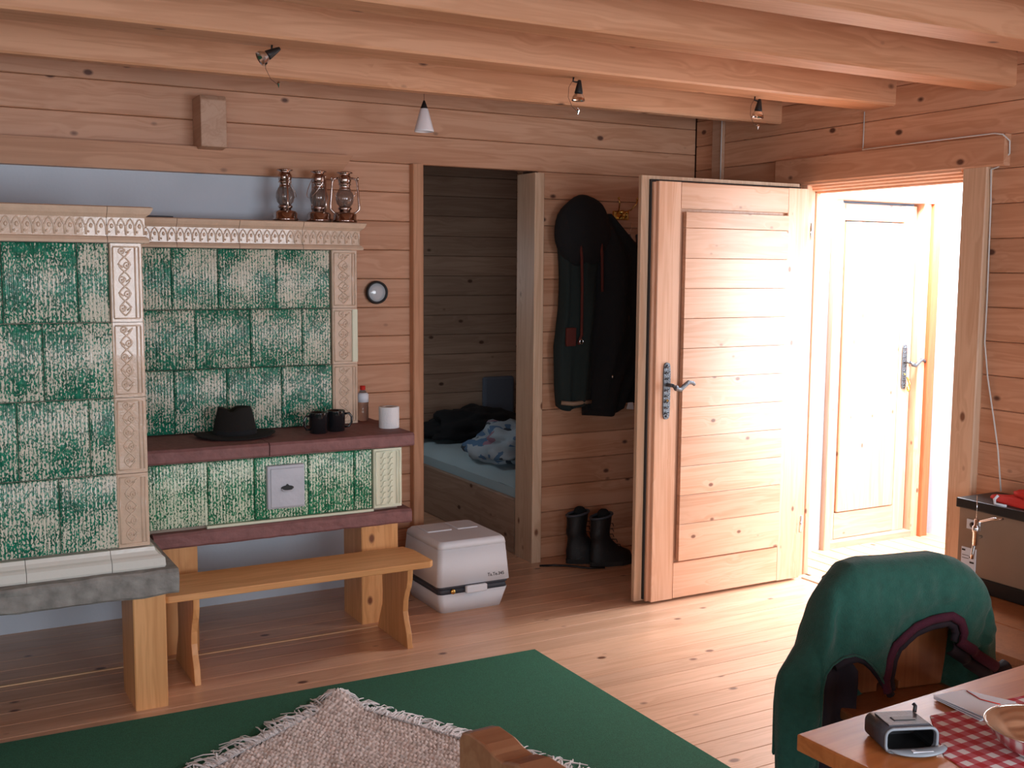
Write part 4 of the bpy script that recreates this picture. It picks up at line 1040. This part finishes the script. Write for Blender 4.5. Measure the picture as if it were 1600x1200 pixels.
O('lid_panel', MB().add([(-.038, -.026, .0465), (.038, -.026, .0465), (.036, .036, .0438), (-.036, .036, .0438)], [(0, 1, 2, 3)]), 'case_grey', solid=.003)
O('belt_loop', MB().box(-.020, .022, -.008, .010, .045, .0485), 'black', bevel=.002)
def flap(u, v):
    x = lerp(-.048, .055, u); ln = .028*math.sin(max(.02, min(1, u*1.0+.02))*PI)**.5+.004
    return (x+.01*v, -.036-ln*v, .005+.004*math.sin(v*PI)+.003*u)
O('flap', MB().grid(flap, 20, 6), 'case_lip', solid=.003)
O('label_strip', MB().box(-.008, .030, -.060, -.050, .0095, .0115), 'paper')
O('zip_pull', MB().tube([(.038, .03, .046), (.042, .036, .055), (.040, .040, .058)], .0035, 6), 'black')
# bowl
bw = thing('steel_bowl', 'shiny steel bowl on the checked cloth at the right edge', 'bowl', (1.725, 1.175, .7525))
obj('bowl', MB().lathe([(0, .006), (.035, .004), (.040, 0), (.045, .004), (.072, .022), (.090, .048), (.094, .052), (.091, .053), (.070, .027), (.040, .010), (0, .009)], seg=40), 'steel', bw, world=False)
obj('rim', MB().tube([(.094*math.cos(a), .094*math.sin(a), .0525) for a in [2*PI*k/36 for k in range(36)]], .002, 6, closed=True), 'steel', bw, world=False)

# ================================================================== BOX, BENCH AND TAP ON THE RIGHT
lb = thing('low_platform', 'low brown wooden platform along the right wall', 'platform', (3.65, 2.2, 0))
obj('top', MB().bar('y', 1.3, 3.05, 3.24, 3.52, .272, .30, .004), 'chair_wood', lb)
obj('top', MB().bar('y', 1.3, 3.05, 3.523, 3.79, .272, .30, .004), 'chair_wood', lb)
obj('top', MB().bar('y', 1.3, 3.05, 3.793, 4.04, .272, .30, .004), 'chair_wood', lb)
obj('front_board', MB().bar('y', 1.3, 3.05, 3.26, 3.285, 0, .272, .003), 'chair_wood', lb)
obj('end_board', MB().bar('x', 3.29, 4.04, 3.02, 3.045, 0, .272, .003), 'chair_wood', lb)
ck = thing('water_cabinet', 'brown cabinet with black top and base, stickers on its front', 'cabinet', (3.92, 2.6, .30))
obj('base', MB().box(3.79, 4.04, 2.1, 3.018, .30, .358), 'black', ck, bevel=.003)
obj('body', MB().box(3.80, 4.04, 2.1, 3.016, .358, .632), 'box_brown', ck, bevel=.002)
obj('top', MB().box(3.785, 4.04, 2.09, 3.024, .632, .672), 'black', ck, bevel=.004)
so_ = obj('switch_plate', MB().box(3.795, 3.80, 2.912, 2.975, .550, .590), 'paper', ck, bevel=.001)
obj('switch', MB().lathe([(.011, 0), (.011, -.006), (0, -.007)], (3.795, 2.945, .570), 14, axis='x'), 'black', so_)
st = obj('sticker', MB().box(3.797, 3.80, 2.925, 2.995, .370, .470), 'paper', ck); lab(st, 'white printed sticker')
for (y0, y1, z0, z1) in ((2.976, 2.992, .455, .462), (2.935, 2.955, .428, .436), (2.932, 2.953, .408, .415), (2.958, 2.990, .436, .438), (2.958, 2.990, .424, .426)):
    obj('print_mark', MB().box(3.7962, 3.7972, y0, y1, z0, z1), 'black', st)
tp = thing('water_tap', 'chrome water tap with a long lever on the cabinet front', 'tap', (3.77, 2.92, .44))
obj('body', MB().lathe([(.008, .055), (.012, .06), (.012, .11), (.015, .115), (.015, .135), (.009, .14), (.009, .165), (0, .167)], (3.765, 2.905, .44), 14), 'chrome', tp)
obj('spout', MB().tube([(3.80, 2.905, .53), (3.775, 2.905, .525), (3.762, 2.908, .50), (3.76, 2.912, .46), (3.76, 2.914, .44)], .007, 10), 'chrome', tp)
obj('lever', MB().tube([(3.765, 2.905, .592), (3.76, 2.87, .605), (3.755, 2.82, .625), (3.752, 2.775, .632)], .006, 8), 'chrome', tp)
obj('stem', MB().tube([(3.765, 2.905, .60), (3.768, 2.908, .65), (3.77, 2.912, .70)], .0015, 6), 'chrome', tp)
rc = thing('red_cloth_bundle', 'folded bright red cloth on the cabinet top by the wall', 'cloth', (3.9, 2.75, .672))
def rcf(c, r, seed):
    def g(u, v):
        a = 2*PI*u; b = PI*(v-.5); k = 1+.22*noise.noise(Vector((math.cos(a)*2, math.sin(a)*2, v*4+seed)))
        p = (math.cos(a)*math.cos(b)*r[0]*k, math.sin(a)*math.cos(b)*r[1]*k, math.sin(b)*r[2])
        return (c[0]+p[0], c[1]+p[1], max(.6725, c[2]+p[2]))
    return MB().grid(g, 30, 14, wrap=True)
obj('fold', rcf((3.90, 2.75, .680), (.075, .19, .026), 1), 'red_cloth', rc)
obj('fold', rcf((3.92, 2.66, .712), (.07, .20, .028), 5), 'red_cloth', rc)
obj('white_strap', MB().tube([(3.83, 2.86, .705), (3.822, 2.87, .688), (3.80, 2.85, .675), (3.80, 2.80, .676)], .006, 6), 'paper', rc)
